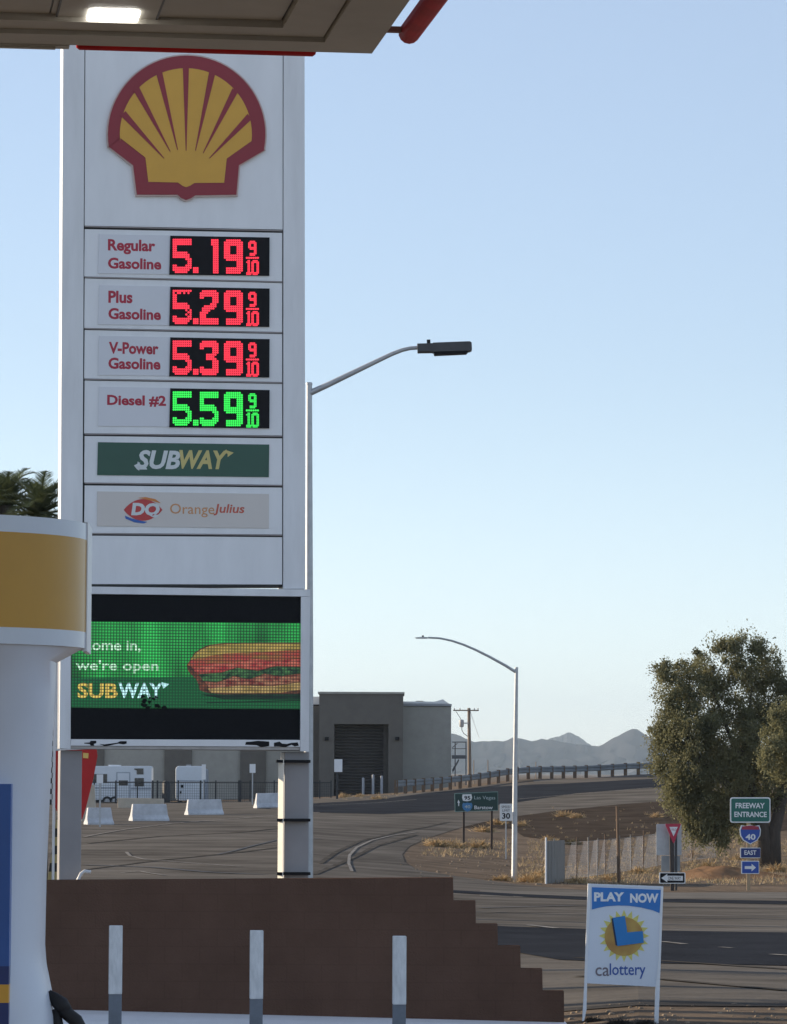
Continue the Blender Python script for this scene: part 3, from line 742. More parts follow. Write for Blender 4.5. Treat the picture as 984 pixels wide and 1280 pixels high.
# sandwich picture, one layer over another
def bun(pts, y, c, c2, st, ns=9.0): lit(pts, y, 'picture_layer', c, st, lo=0.12, c2=c2, ns=ns)
bun([(237,826),(243,816),(252,810),(262,806),(280,804),(300,803.5),(375.3,803),(375.3,868),(300,869),(262,867),(250,863),(246,850),(236,840),(233,832)], -0.0175, (0.07,0.03,0.012), (0.22,0.07,0.03), 0.7)
bun([(238,825),(244,817),(253,811),(264,807),(285,805),(310,804.5),(375.3,804.3),(375.3,812),(330,815),(280,817),(250,822)], -0.020, (0.30,0.24,0.05), (0.50,0.36,0.09), 0.75, 5)
bun([(234,831),(240,825),(252,821.5),(282,817),(330,815),(375.3,812.5),(375.3,823),(340,826),(320,823),(290,829),(262,829),(250,835),(240,834)], -0.0195, (0.42,0.06,0.045), (0.30,0.16,0.04), 0.7, 6)
bun([(240,834),(250,835),(262,829),(290,829),(320,823.5),(340,826.5),(375.3,823.5),(375.3,833),(345,832),(322,838),(296,834),(275,841),(252,842),(245,841)], -0.020, (0.36,0.03,0.03), (0.60,0.16,0.10), 0.7, 10)
bun([(248,843),(276,841),(297,835),(322,839),(346,833),(375.3,834),(375.3,842),(350,845),(330,842),(312,849),(292,845),(270,853),(254,851)], -0.0195, (0.008,0.05,0.02), (0.10,0.30,0.09), 0.5, 13)
bun([(256,852),(271,853.5),(293,846),(312,850),(331,843),(351,846),(375.3,843),(375.3,852),(340,857),(300,856),(262,861)], -0.020, (0.20,0.03,0.02), (0.48,0.22,0.12), 0.65, 12)
bun([(259,860.5),(300,857),(340,858),(375.3,853),(375.3,862),(350,866),(300,867),(264,866)], -0.0195, (0.32,0.22,0.06), (0.60,0.42,0.16), 0.7, 6)
bun([(250,868),(375.3,867.5),(375.3,874),(280,874)], -0.020, (0.0,0.025,0.010), (0.002,0.07,0.02), 0.4)
lit([(258,878),(375.3,875),(375.3,876.2),(258,879.2)], -0.020, 'picture_layer', (0.0,0.03,0.01), 0.3)
SCRW = glow('screen_text_white', (0.62,1.0,0.72), 0.85, 0.037, lo=0.12); SCRY = glow('screen_text_yellow', (0.85,0.62,0.12), 0.75, 0.037, lo=0.1); SCRB = glow('screen_text_cyan', (0.55,0.95,1.0), 1.0, 0.037, lo=0.1)
tx('Come in,', 101, 176, 799.5, 815.5, SCRW, bd, -0.0175, 0, 0.012)
tx("we're open", 95, 198, 825, 842, SCRW, bd, -0.0175, 0, 0.012)
tx('SUB', 97, 147, 853.5, 873, SCRY, bd, -0.0195, 0, 0.03)
tx('WAY', 148, 203, 853.5, 873, SCRB, bd, -0.0195, 0, 0.03)
lit([(202,853),(211.5,855),(204,861)], -0.0195, 'screen_arrow', (0.55,0.95,1.0), 0.85, lo=0.4)
b = MB(); r2 = random.Random(5)
for k in range(16):
    u = r2.uniform(176,204); v = r2.uniform(868,884); b.prism([fs.L(u,v), fs.L(u+r2.uniform(2,6),v), fs.L(u+r2.uniform(2,6),v+r2.uniform(2,5)), fs.L(u,v+r2.uniform(2,5))], -0.024, -0.0195)
obj('dead_pixels', b, SCR, bd)
# torn black film on the bottom strip
b = MB()
for pts in ([(105,928.5),(112,928),(113,926),(120,926),(120,929),(117,930),(117.5,932),(113,932),(112,930),(105,929.5)], [(124,930),(130,930.5),(134,930),(146,928.5),(150,926.5),(158,926.5),(158,929.5),(154,930.5),(148,929.5),(136,932),(130,932.5)],
            [(307,927.5),(314,927),(322,926),(336,927),(336,932.5),(326,934),(320,931.5),(306,931)], [(342,928.5),(349,927),(352,929.5),(358,930),(364,928.5),(371.5,928),(373,932),(368,933),(364,931),(356,934),(348,933),(342,933)]):
    b = MB(); b.prism([fs.L(*p) for p in pts], -0.0585, -0.0545)
    obj('torn_film', b, BLACK, bd)
# ---- legs, conduit, straps
zg = -0.2
def leg(px0, px1, py0, y0, y1, nm='leg', mt=None):
    x0, z1 = fs.L(px0, py0); x1, _ = fs.L(px1, py0); b = MB(); b.box(x0, x1, y0, y1, zg, z1); return obj(nm, b, mt or LEGM, sign, bevel=0.01)
LEGM = mat('leg_paint', (0.28,0.27,0.275), 0.5, 0.08, 1.5)
leg(76,103.5,938,0.10,0.52); leg(357,388,940,0.10,0.52)
cxp, cz = fs.L(351.5, 949, 0.02)
b = MB(); b.add([(cxp-.032,.045,zg),(cxp+.024,-.030,zg),(cxp+.030,-.026,zg),(cxp-.026,.049,zg),(cxp-.032,.045,cz),(cxp+.024,-.030,cz),(cxp+.030,-.026,cz),(cxp-.026,.049,cz)], [(0,3,2,1),(4,5,6,7),(0,1,5,4),(1,2,6,5),(2,3,7,6),(3,0,4,7)])
obj('conduit_plate', b, mat('cream_conduit', (0.84,0.80,0.70), 0.5), sign)  # the conduit, shaped as a flat plate turned to catch the sun
for py in (951.5, 1025, 1092):
    x0, z_ = fs.L(344, py); x1, _ = fs.L(388, py+1)
    b = MB(); b.box(x0+0.02, x1, -0.025, 0.102, z_-0.018, z_+0.018)
    obj('strap', b, BLACK, sign)
x0, z_ = fs.L(97,1102); b = MB(); b.tube([(x0-.01,-0.05,zg+.1),(x0,-0.05,z_+0.02),(x0+.04,-0.05,z_+.10),(x0+.08,-0.05,z_+.13),(x0+0.16,-.05,z_+.12)], 0.022, 10)
obj('pipe_stub', b, WHITE, sign, smooth=True)

# ================================================================== feather banner behind the left leg
fb = Fr((P(92,1100,58).x, 58, gz(P(92,1100,58).x, 58)), 0)
ban = thing('feather_banner', 'red tapering banner with black and white checkered edge behind the sign leg', 'banner', fb)
def bq(pts, nm, mt, y=0.0, parent=None, t=0.008):
    b = MB(); b.prism([fb.L(*p) for p in pts], y-t, y+t); return obj(nm, b, mt, parent or ban)
FR = mat('banner_red', (0.52,0.02,0.02), 0.6, 0.15, 1.5)
cl = bq([(66,939),(121,936),(122,945),(117,972),(108,1008),(103,1024),(80,1030),(68,1008),(67,975)], 'banner_cloth', FR)
bq([(61,815),(120,815),(121.5,935.5),(66,938.5),(61,938.5)], 'banner_cloth', WHITE2)
def pattern(name, ca, cb, sx, sz, slope=0.0, checker=True):
    mt = bpy.data.materials.new(name); mt.use_nodes = True; t = mt.node_tree; n = t.nodes; bs = n['Principled BSDF']; bs.inputs['Roughness'].default_value = 0.6
    tc = n.new('ShaderNodeTexCoord'); mp = n.new('ShaderNodeMapping'); mp.inputs['Scale'].default_value = (1/sx, 0.0, 1/sz); mp.inputs['Location'].default_value = (0.003, 0.5, 0.003); mp.inputs['Rotation'].default_value = (0, slope, 0)
    ck = n.new('ShaderNodeTexChecker'); ck.inputs['Scale'].default_value = 1.0; ck.inputs['Color1'].default_value = (*ca, 1); ck.inputs['Color2'].default_value = (*cb, 1)
    t.links.new(tc.outputs['Object'], mp.inputs[0]); t.links.new(mp.outputs[0], ck.inputs[0]); t.links.new(ck.outputs[0], bs.inputs['Base Color'])
    return mt
bq([(58,905),(67.2,905),(67.2,1006),(58,1006)], 'checkered_edge', pattern('black_white_checks', (0.015,0.015,0.018), (0.7,0.7,0.72), 0.054, 0.077), -0.013, t=0.004)
bq([(104,941),(111,941.5),(110.5,948),(104,947.5)], 'yellow_patch', mat('patch_yellow', (0.9,0.62,0.18), .5), -0.014, t=0.005)
bq([(74,1004),(81,1001),(81,1110),(58,1110)], 'striped_foot', pattern('black_straw_stripes', (0.02,0.018,0.015), (0.42,0.34,0.15), 50.0, 0.125, 0.0), -0.02, t=0.01)
x_, z_ = fb.L(69.8, 810); b = MB(); b.tube([(x_,-0.05,-0.2),(x_,-0.05,z_)], 0.02, 10); obj('pole', b, WHITE2, ban, smooth=True)

# ================================================================== palms behind the pump
def frond(mb, base, az, el0, L, droop, r2, wl=0.34, stiff=1.0):
    pts = []; p = Vector(base); e = el0; n = 16
    for k in range(n+1):
        pts.append(p.copy()); d = Vector((math.cos(az)*math.cos(e), math.sin(az)*math.cos(e), math.sin(e)))
        p = p + d*(L/n); e -= droop/n*(0.5+1.2*k/n)
    mb.tube(pts, [0.022*(1-0.8*k/n)+0.004 for k in range(n+1)], 4)
    for k in range(2, n*4):
        t = k/(n*4); i = min(int(t*n), n-1); f_ = t*n-i; q = pts[i].lerp(pts[i+1], f_); tg = (pts[i+1]-pts[i]).normalized()
        side = tg.cross(Vector((0,0,1))).normalized(); upv = side.cross(tg)
        ln = wl*math.sin(math.pi*min(1, 0.12+t*0.9))**0.6*r2.uniform(.85,1.1)
        for s_ in (-1, 1):
            d = (side*s_*0.8+tg*0.75*stiff+upv*r2.uniform(0.05,0.45)-Vector((0,0,0.15))).normalized()
            wv = tg*0.011; e_ = q+d*ln
            mb.add([q-wv, q+wv, q+d*ln*0.6+wv*0.8, e_, q+d*ln*0.6-wv*0.8], [(0,1,2,3,4)])
def palm(px, py, Y, label, seed, n=30, L=1.9):
    r2 = random.Random(seed); c = P(px, py, Y); z0 = gz(c.x, Y); f_ = Fr((c.x, Y, z0), 0)
    pt = thing('palm_tree', label, 'tree', f_, 'palms behind the fuel pump')
    h = c.z-z0
    b = MB(); b.tube([(0,0,-0.2),(0.05,0,h*0.35),(0,0.05,h*0.7),(0,0,h)], [0.26,0.2,0.19,0.22], 12); obj('trunk', b, BARK, pt, smooth=2)
    b = MB()
    for k in range(n):
        el = R(82)-R(95)*(k/n); az = k*2.399+r2.uniform(-.2,.2)
        frond(b, (0,0,h), az, el, L*r2.uniform(.85,1.1), r2.uniform(0.9,1.6), r2)
    obj('crown', b, PALM, pt, fix=False)
palm(8, 632, 95, 'palm with arching dark fronds at the left edge above the pump header', 11, 34, 1.2)
palm(50, 645, 88, 'palm with upright spiky fronds between the pump header and the price sign', 23, 34, 1.15)

for px_, Y_, lb_, sd_, hh_ in ((-1480, 60, 'unseen palm added for its shadow, far outside the left picture edge close behind the shop', 31, 520), (-1150, 69, 'unseen palm added for its shadow outside the left picture edge, farthest behind the shop', 41, 560), (-1330, 64, 'tallest unseen palm added for its shadow outside the left picture edge, between the two others behind the shop', 51, 470)):  # unseen palms, added to throw long shadows over the right road
    palm(px_, hh_, Y_, lb_, sd_, 26, 1.5)

# ================================================================== street lamps
pl = Fr((P(386,900,83).x, 83, gz(P(386,900,83).x, 83)), 0)
lamp = thing('street_lamp', 'tall grey street lamp with shoebox head rising beside the price sign', 'street lamp', pl)
x_, zt_ = pl.L(386.5,480); b = MB(); b.tube([(0,0,-0.1),(0,0,zt_*.5),(x_,0,zt_)], [0.115,0.085,0.062], 14); obj('pole', b, GALV, lamp, smooth=True)
b = MB(); b.tube([(x_,0,zt_-.02),(x_,0,zt_+0.02),(x_,0,zt_+.035)], [0.07,0.07,0.05], 14); obj('pole_cap', b, GALV, lamp, smooth=True)
def LP(fr, pts): return [(fr.L(*p)[0], 0, fr.L(*p)[1]) for p in pts]
b = MB(); b.tube(LP(pl, [(388,491),(410,481),(440,466.5),(470,452),(490,442.5),(503,437.5),(513,435.3),(524,434.6)]), [0.066,0.06,0.054,0.048,0.044,0.042,0.04,0.04], 12); obj('arm', b, GALV, lamp, smooth=True)
def lbox(pts, y0, y1): 
    b = MB(); b.prism([pl.L(*p) for p in pts], y0, y1); return b
hd = obj('lamp_head', lbox([(521.5,430.5),(541,430),(541.5,429.3),(587,427.6),(589.5,429),(590,438),(587.5,439.5),(541,441),(540,440.5),(522,440.8)], -0.19, 0.19), DARKM, lamp, bevel=0.02)
obj('lens_tray', lbox([(542,441.2),(585.5,439.8),(583,442.5),(543,444.3)], -0.17, 0.17), BLACK, hd)
obj('photocell', lbox([(533.5,424.8),(538,424.5),(538.3,430),(533.8,430)], -0.035, 0.035), BLACK, hd)

Y2 = 133.0
p2 = Fr((P(642,1101,Y2).x, Y2, gz(P(642,1101,Y2).x, Y2)), 0)
lamp2 = thing('street_lamp', 'slender grey street lamp with long curved arm across the road', 'street lamp', p2)
b = MB(); b.tube([(0,0,-0.2)]+LP(p2, [(643,1101),(644,960),(645.8,834)]), [0.105,0.10,0.078,0.055], 12); obj('pole', b, GALV, lamp2, smooth=True)
b = MB(); b.tube(LP(p2, [(645.5,840.5),(632,832),(612,821),(595,812.5),(580,806),(565,801),(550,797.8),(535,797)]), [0.05,0.046,0.042,0.038,0.036,0.034,0.032,0.03], 10); obj('arm', b, GALV, lamp2, smooth=True)
def lb2(pts, y0, y1): 
    b = MB(); b.prism([p2.L(*p) for p in pts], y0, y1); return b
hd = obj('lamp_head', lb2([(519,797),(528,796.2),(534.5,796.5),(534.5,798.4),(520,798.2)], -0.14, 0.14), GALV, lamp2)
obj('photocell', lb2([(527.5,794.3),(530,794.3),(530,796.6),(527.5,796.6)], -0.03, 0.03), DARKM, hd)
obj('hand_hole', MB().box(-0.05, 0.05, -0.125, -0.09, 1.9, 2.3), GALV, lamp2)

# ================================================================== lottery sign
fl = Fr((P(779,1270,46.5).x, 46.5, gz(P(779,1270,46.5).x, 46.5)), R(4))
lot_ = thing('lottery_sign', 'white lottery sign with blue PLAY NOW header on two white posts', 'sign', fl)
def lq(pts, y0, y1, nm, mt, parent=None):
    b = MB(); b.prism([fl.L(*p) for p in pts], y0, y1); return obj(nm, b, mt, parent or lot_)
WL_ = mat('sign_white', (0.66,0.70,0.76), 0.4, 0.03, 2); LBLUE = mat('lottery_blue', (0.018,0.17,0.50), 0.4, 0.06, 3)
bd2 = lq([(738,1107),(827.5,1110),(822,1233.5),(732.5,1229)], -0.012, 0.012, 'panel', WL_)
lq([(735,1104.5),(739,1104.5),(735,1180),(733,1262),(730,1276),(728,1276),(730.5,1230)], -0.02, 0.02, 'post', WHITE2)
lq([(826,1109),(829,1109),(823,1280),(818,1280),(819.5,1232),(823,1200)], -0.02, 0.02, 'post', WHITE2)
lq([(737,1104.6),(829,1108),(829,1110.6),(737,1107)], -0.018, 0.018, 'top_rail', WL_)
def zl(x, y): return (700+x/3.465, 1080+y/3.465)
arcp = [(138,197),(165,190),(200,183),(250,179.5),(300,181),(350,188),(400,200),(430,212)]
lq([zl(138,100),zl(440,112)] + [zl(*p) for p in arcp[::-1]], -0.018, -0.0115, 'header', LBLUE, bd2)
def ltx(s_, x0_, x1_, t_, b_, mt, y, bold=0.03, sh=0):
    a_, c_ = fl.L(x0_, t_), fl.L(x1_, b_); return text('lettering', s_, mt, bd2, a_[0], c_[0], c_[1], a_[1], y, sh, bold)
ltx('PLAY', *[zl(147,0)[0], zl(277,0)[0]], zl(0,122)[1], zl(0,162)[1], WHITE2, -0.0205, 0.045)
ltx('NOW', *[zl(303,0)[0], zl(426,0)[0]], zl(0,127)[1], zl(0,168)[1], WHITE2, -0.0205, 0.045)
st = []
for k in range(40):
    a = 2*math.pi*k/40; r_ = 113 if k % 2 == 0 else 83; st.append(zl(277+r_*math.cos(a)*0.97, 311+r_*math.sin(a)))
lq(st, -0.0155, -0.0115, 'sun_rays', mat('sun_yellow', (0.66,0.60,0.16), 0.4, 0.08, 20), bd2)
lq([zl(277+84*math.cos(2*math.pi*k/40), 314+84*math.sin(2*math.pi*k/40)) for k in range(40)], -0.0185, -0.0150, 'sun_disc', mat('sun_gold', (0.36,0.15,0.035), 0.4, 0.0, 3.0, c2=(0.55,0.38,0.09), detail=2), bd2)
lq([zl(222,236),zl(240,350),zl(250,355),zl(255,345),zl(238,232)], -0.024, -0.018, 'letter_side', mat('dark_blue_side', (0.012,0.03,0.08), .5), bd2)
lq([zl(228,233),zl(280,224),zl(290,296),zl(357,290),zl(362,340),zl(248,355)], -0.034, -0.018, 'letter', mat('letter_blue', (0.012,0.19,0.50), 0.4, 0.05), bd2)
GL = mat('lettering_grey', (0.18,0.15,0.17), 0.5); NB = mat('lettering_navy', (0.04,0.10,0.34), 0.5)
ltx('ca', zl(153,0)[0], zl(213,0)[0], zl(0,447)[1], zl(0,485)[1], GL, -0.0155, 0.005)
ltx('lottery', zl(215,0)[0], zl(370,0)[0], zl(0,430)[1], zl(0,497)[1], NB, -0.0155, 0.008)

# ================================================================== road signs across the street
def sign_frame(px, py, yaw=0.0):
    p = G(px, py); return Fr(p, yaw)
f1 = sign_frame(936,1113, R(-2))
s1 = thing('freeway_entrance_sign', 'green FREEWAY ENTRANCE sign above route shield and arrow plates on a wooden post', 'road sign', f1)
def fq(fr, pts, y0, y1, nm, mt, parent):
    b = MB(); b.prism([fr.L(*p) for p in pts], y0, y1); return obj(nm, b, mt, parent)
def ftx(fr, s_, x0_, x1_, t_, b_, mt, parent, y, bold=0.0, nm='lettering'):
    a_, c_ = fr.L(x0_, t_), fr.L(x1_, b_); return text(nm, s_, mt, parent, a_[0], c_[0], c_[1], a_[1], y, 0, bold)
POSTW = mat('post_wood', (0.40,0.30,0.19), 0.85, 0.25, 2, stretch=(4,4,.5))
SGW = mat('sign_lettering_white', (0.72,0.74,0.74), 0.4, 0.02, 2)
FG = mat('freeway_green', (0.008,0.125,0.095), 0.4, 0.06, 3); RB = mat('route_blue', (0.018,0.07,0.34), 0.4, 0.06, 3)
def rrect(x0, y0, x1, y1, r, n=4):
    out = []
    for cx_, cy_, q_ in ((x1-r,y1-r,0),(x0+r,y1-r,1),(x0+r,y0+r,2),(x1-r,y0+r,3)):
        for k in range(n+1):
            a = (q_+k/n)*math.pi/2; out.append((cx_+r*math.cos(a), cy_+r*math.sin(a)))
    return out
xb, zb_ = f1.L(937,996)
fq(f1, [(934,998),(938.5,998),(938,1115),(933.5,1115)], 0.0, 0.09, 'post', POSTW, s1)
pl1 = fq(f1, rrect(912.6,996.6,963.2,1028.4,3), -0.03, -0.002, 'entrance_panel', SGW, s1)
fq(f1, rrect(914.2,998.2,961.8,1026.9,2.2), -0.036, -0.028, 'green_field', FG, pl1)
ftx(f1, 'FREEWAY', 919.5, 956, 1003.5, 1010.5, SGW, pl1, -0.0385, 0.025); ftx(f1, 'ENTRANCE', 918, 958.5, 1014.5, 1021.5, SGW, pl1, -0.0385, 0.025)
def shield(cx, y0, w_, h_, g=0.0):
    pts = [(-.42,.02),(-.2,.06),(0,.0),(.2,.06),(.42,.02),(.5,.25),(.47,.55),(.33,.8),(0,1.0),(-.33,.8),(-.47,.55),(-.5,.25)]
    return [(cx+p[0]*(w_+g), y0-g/2+p[1]*(h_+g)) for p in pts]
shp = fq(f1, shield(937.8,1031,27,24.5), -0.03, -0.002, 'route_shield', SGW, s1)
fq(f1, shield(938,1032.2,24.2,22), -0.036, -0.028, 'shield_field', RB, shp)
fq(f1, [(928,1033),(938,1031.8),(948,1033),(949.3,1037),(927,1037)], -0.040, -0.035, 'shield_band', mat('shield_red', (0.32,0.03,0.06), .5), shp)
ftx(f1, '40', 932, 944.5, 1042.5, 1049.8, SGW, shp, -0.0385, 0.03)
e_ = fq(f1, rrect(925.2,1059.6,950.6,1072.5,1), -0.03, -0.002, 'east_plate', SGW, s1)
fq(f1, rrect(926.4,1060.4,950.4,1071.8,.8), -0.036, -0.028, 'blue_field', DBLUE, e_); ftx(f1, 'EAST', 930.5, 945.5, 1062.8, 1068.6, SGW, e_, -0.0385, 0.02)
a_ = fq(f1, rrect(926.5,1076,949,1092.3,1), -0.03, -0.002, 'arrow_plate', SGW, s1)
fq(f1, rrect(927.8,1077,948.4,1091.4,.8), -0.036, -0.028, 'blue_field', RB, a_)
fq(f1, [(931,1082.6),(939.5,1082.6),(939.5,1079.6),(945,1084.4),(939.5,1089.2),(939.5,1086.2),(931,1086.2)], -0.040, -0.035, 'arrow', SGW, a_)

f2 = sign_frame(842,1113.5, R(3))
s2 = thing('yield_sign', 'small red yield sign and ONE WAY plate on a dark post', 'road sign', f2)
fq(f2, [(837,1032),(842.6,1032),(843,1115),(838.5,1115)], 0.012, 0.10, 'post', mat('dark_post', (0.055,0.045,0.04), .8, .2, 4), s2)
y_ = fq(f2, [(832.2,1029.8),(851.2,1029.6),(850.8,1031.5),(842.6,1054),(841.6,1054),(832,1031.5)], -0.02, 0.004, 'yield_plate', mat('yield_red', (0.42,0.02,0.055), .45, .1, 3), s2)
fq(f2, [(836.8,1033.6),(847.2,1033.6),(842,1045.5)], -0.026, -0.019, 'white_field', SGW, y_)
ftx(f2, 'YIELD', 838.8, 845.4, 1035.6, 1038.2, mat('yield_text', (.4,.06,.09), .5), y_, -0.0285)
ow = fq(f2, rrect(824,1090.5,856.8,1104.5,1.2), -0.03, 0.0, 'one_way_plate', SGW, s2)
fq(f2, rrect(825.2,1091.5,855.6,1103.4,1), -0.035, -0.029, 'black_field', BLACK, ow)
fq(f2, [(826.5,1097.5),(834,1092.4),(834,1094.6),(853.6,1094.8),(853.6,1100.8),(834,1100.4),(834,1102.8)], -0.040, -0.034, 'arrow', SGW, ow)
ftx(f2, 'ONE WAY', 835, 851, 1095.6, 1099.8, BLACK, ow, -0.0425, 0.0)
f3 = Fr(f2.o + Vector((0,0.35,0)), R(3)); f3.o.z = gz(f3.o.x, f3.o.y)
s3 = thing('sign_back', 'unpainted grey back of a square road sign with smaller plate below, behind the yield sign', 'road sign', f3)
fq(f3, rrect(820.6,1030,852,1069,1.5), 0.0, 0.02, 'back_plate', GALV, s3)
fq(f3, rrect(826.5,1069.8,850.4,1089.4,1), 0.0, 0.02, 'lower_plate', mat('dull_plate', (.26,.28,.29), .55, .15, 4), s3)
fq(f3, [(843.8,1040),(846.4,1040),(846.4,1114),(843.8,1114)], -0.06, -0.002, 'post', DARKM, s3)

f4 = Fr(G(591,1060), R(4))
s4 = thing('guide_sign', 'wide dark green guide sign on two posts pointing straight ahead to Las Vegas and Barstow', 'road sign', f4)
pw = mat('brown_post', (0.05,0.035,0.028), .85, .2, 4)
for px, pb in ((579.5,1060),(614.5,1067)):
    x_, z_ = f4.L(px, 1012); x1_, zb = f4.L(px, pb); x2_, _ = f4.L(px+2.6, 1012)
    b = MB(); b.box(x_-.03, x2_-.03, 0.0, 0.12, zb-0.35, z_); obj('post', b, pw, s4)
g_ = fq(f4, [(568,991.6),(622.5,989.3),(622.8,1013.3),(568.8,1014.9)], -0.03, -0.002, 'panel_rim', mat('rim_grey', (.16,.26,.24), .4), s4)
GD = mat('guide_green', (0.005,0.038,0.034), .4, .08, 3)
fq(f4, [(568.8,992.5),(621.9,990.2),(622.1,1012.5),(569.5,1014.1)], -0.036, -0.028, 'green_field', GD, g_)
DIM = mat('dim_lettering', (0.36,0.44,0.44), .5)
fq(f4, [(571.8,1003.5),(573,999.5),(575,1003.5),(574,1003.5),(574,1007.5),(572.8,1007.5),(572.8,1003.5)], -0.041, -0.035, 'arrow', SGW, g_)
us = fq(f4, [(578.2,993),(589.2,992.6),(590.2,997),(588.8,1000.6),(583.8,1001.6),(578.8,1001),(577.6,997)], -0.041, -0.035, 'route_marker', SGW, g_)
ftx(f4, '95', 580.3, 588, 994.8, 999.8, BLACK, g_, -0.0435, 0.03)
fq(f4, shield(584.2,1003.2,12.6,11.6), -0.041, -0.035, 'route_marker', mat('faded_blue', (0.05,0.19,0.38), .5), g_)
ftx(f4, '40', 580.6, 588, 1006.4, 1010.4, DIM, g_, -0.0435, 0.02)
ftx(f4, 'Las Vegas', 592.8, 619, 994.8, 1000.6, DIM, g_, -0.0385, 0.0); ftx(f4, 'Barstow', 593, 616, 1007, 1011.6, SGW, g_, -0.0385, 0.01)

f5 = Fr(G(632,1074), R(2))
s5 = thing('speed_limit_sign', 'white speed limit 30 sign standing close to the far street lamp', 'road sign', f5)
v_ = fq(f5, rrect(624.8,1004.6,640.4,1026,1), -0.02, 0.0, 'plate', SGW, s5)
ftx(f5, 'SPEED', 627, 638, 1007, 1010.2, BLACK, v_, -0.0225); ftx(f5, 'LIMIT', 628, 637.4, 1011.6, 1014.6, BLACK, v_, -0.0225); ftx(f5, '30', 627.6, 637.8, 1016.2, 1023.6, BLACK, v_, -0.0225, 0.03)
fq(f5, [(631.8,1015),(633.4,1015),(633.4,1076),(631.8,1076)], 0.002, 0.05, 'post', GALV, s5)

g5 = G(774,1104); b = MB(); zt_ = P(771,1008,g5.y).z-g5.z; xt_ = P(771.5,1008,g5.y).x-g5.x
b.tube([(0,0,-0.3),(0,0,0),(xt_*.5,0,zt_*.5),(xt_,0,zt_)], [0.062,0.06,0.052,0.045], 8)
tag(obj('wooden_post', b, WOOD, None, loc=g5, smooth=True), 'thin leaning brown wooden post standing alone left of the yield sign', 'post')

# ================================================================== field fence
def at(px, Y): x = (px-CX)*Y/F; return Vector((x, Y, gz(x, Y)))
fa = at(684, 131.0); ff = Fr(fa, 0)
fence = thing('wire_fence', 'sagging wire fence on grey posts with a sheet metal end by the dry brush', 'fence', ff)
fpts = [at(684,131), at(694,132), at(707,134), at(722,136), at(737,138), at(748,140), at(758,141.5), at(775,144), at(790,146.5), at(805,149), at(822,152), at(842,155), at(866,158), at(895,161)]
FH = 1.42
for i, p in enumerate(fpts):
    q = p-ff.o; hh = FH*(1.06 if i == 0 else 1+0.05*math.sin(i*2.3)); r_ = 0.03 if i in (0,) else 0.022
    b = MB(); b.tube([(q.x,q.y,q.z-.15),(q.x+0.02*math.sin(i*3),q.y,q.z+hh)], r_, 7)
    obj('post', b, WHITE if i == 0 else (SHEET if i % 3 else WOOD), fence, smooth=True)
b = MB()
for i in range(3):
    a_, c_ = fpts[i]-ff.o, fpts[i+1]-ff.o
    if i == 2: c_ = a_.lerp(c_, 0.05)
    if i < 2:
        for k in range(6):
            u = a_.lerp(c_, k/6); v = a_.lerp(c_, (k+1)/6); dy = 0.02 if k % 2 else -0.02
            b.add([(u.x,u.y+dy,u.z-.02),(v.x,v.y-dy,v.z-.02),(v.x,v.y-dy,v.z+FH*.98),(u.x,u.y+dy,u.z+FH*.98)], [(0,1,2,3)])
o = obj('sheet_panel', b, SHEET, fence); sm = o.modifiers.new('thickness', 'SOLIDIFY'); sm.thickness = 0.01
b = MB()
for a0_, c0_ in zip(fpts[2:-1], fpts[3:]):
    a_, c_ = a0_-ff.o, c0_-ff.o; L_ = (c_-a_).length; d_ = (c_-a_)/L_
    for z_ in (0.1, 0.5, 0.9, 1.3):
        b.tube([a_+Vector((0,-.04,z_)), c_+Vector((0,-.04,z_))], 0.006, 3, False)
    n_ = int(L_/0.11)
    for k in range(n_):
        u = a_+d_*(k+0.5)*L_/n_
        for s_ in (-1, 1):
            v = u+d_*s_*1.2
            t_ = 1.0
            if not (0 <= (v-a_).dot(d_) <= L_):
                t_ = ((L_ if s_ > 0 else 0)-(u-a_).dot(d_))/(s_*1.2); v = u+d_*s_*1.2*t_
            b.tube([u+Vector((0,-.03,0.08)), v+Vector((0,-.03,0.08+1.22*t_))], 0.0035, 3, False)
obj('wire_mesh', b, GALV, fence, fix=False)

# ================================================================== guardrail
gp = []
for i in range(len(rail)-1):
    pass
ra = np.array([((a-CX)*y/F, y) for a, y in rail])
seg = np.r_[0, np.cumsum(np.hypot(*np.diff(ra, axis=0).T))]
tot = seg[-1]; NPOST = int(tot/1.78)
def rp_(s_): return np.array([np.interp(s_, seg, ra[:,0]), np.interp(s_, seg, ra[:,1])])
g0 = rp_(0); fg = Fr((g0[0], g0[1]+0.3, gz(*g0)), 0)
gr = thing('guardrail', 'long dark steel guardrail on wooden posts climbing along the ramp to the overpass', 'guardrail', fg)
def rz(s_):
    p = rp_(s_); return gz(p[0], p[1])
prev = None
GRM = mat('guardrail_steel', (0.14,0.15,0.16), .5, .2, 1.0, metal=.3)
sprof = [(-.21,0),(-.16,-.06),(-.08,-.06),(-.03,0),(.03,0),(.08,-.06),(.16,-.06),(.21,0)]
b = MB(); nS = NPOST*2
for k in range(nS+1):
    s_ = tot*k/nS; p = rp_(s_); z = np.mean([rz(max(0,min(tot,s_+dd))) for dd in (-3,-1.5,0,1.5,3)])
    for v_, u_ in sprof: b.v.append((p[0]-fg.o.x, p[1]-fg.o.y+u_+0.3, z-fg.o.z+0.72+v_))
for k in range(nS):
    for j in range(len(sprof)-1): b.f.append((k*8+j, k*8+j+1, (k+1)*8+j+1, (k+1)*8+j))
o = obj('rail_beam', b, GRM, gr, fix=False); sm = o.modifiers.new('thickness', 'SOLIDIFY'); sm.thickness = 0.012
b = MB(); b.box(-0.09, 0.09, -0.08, 0.08, -0.45, 0.0); pm = None
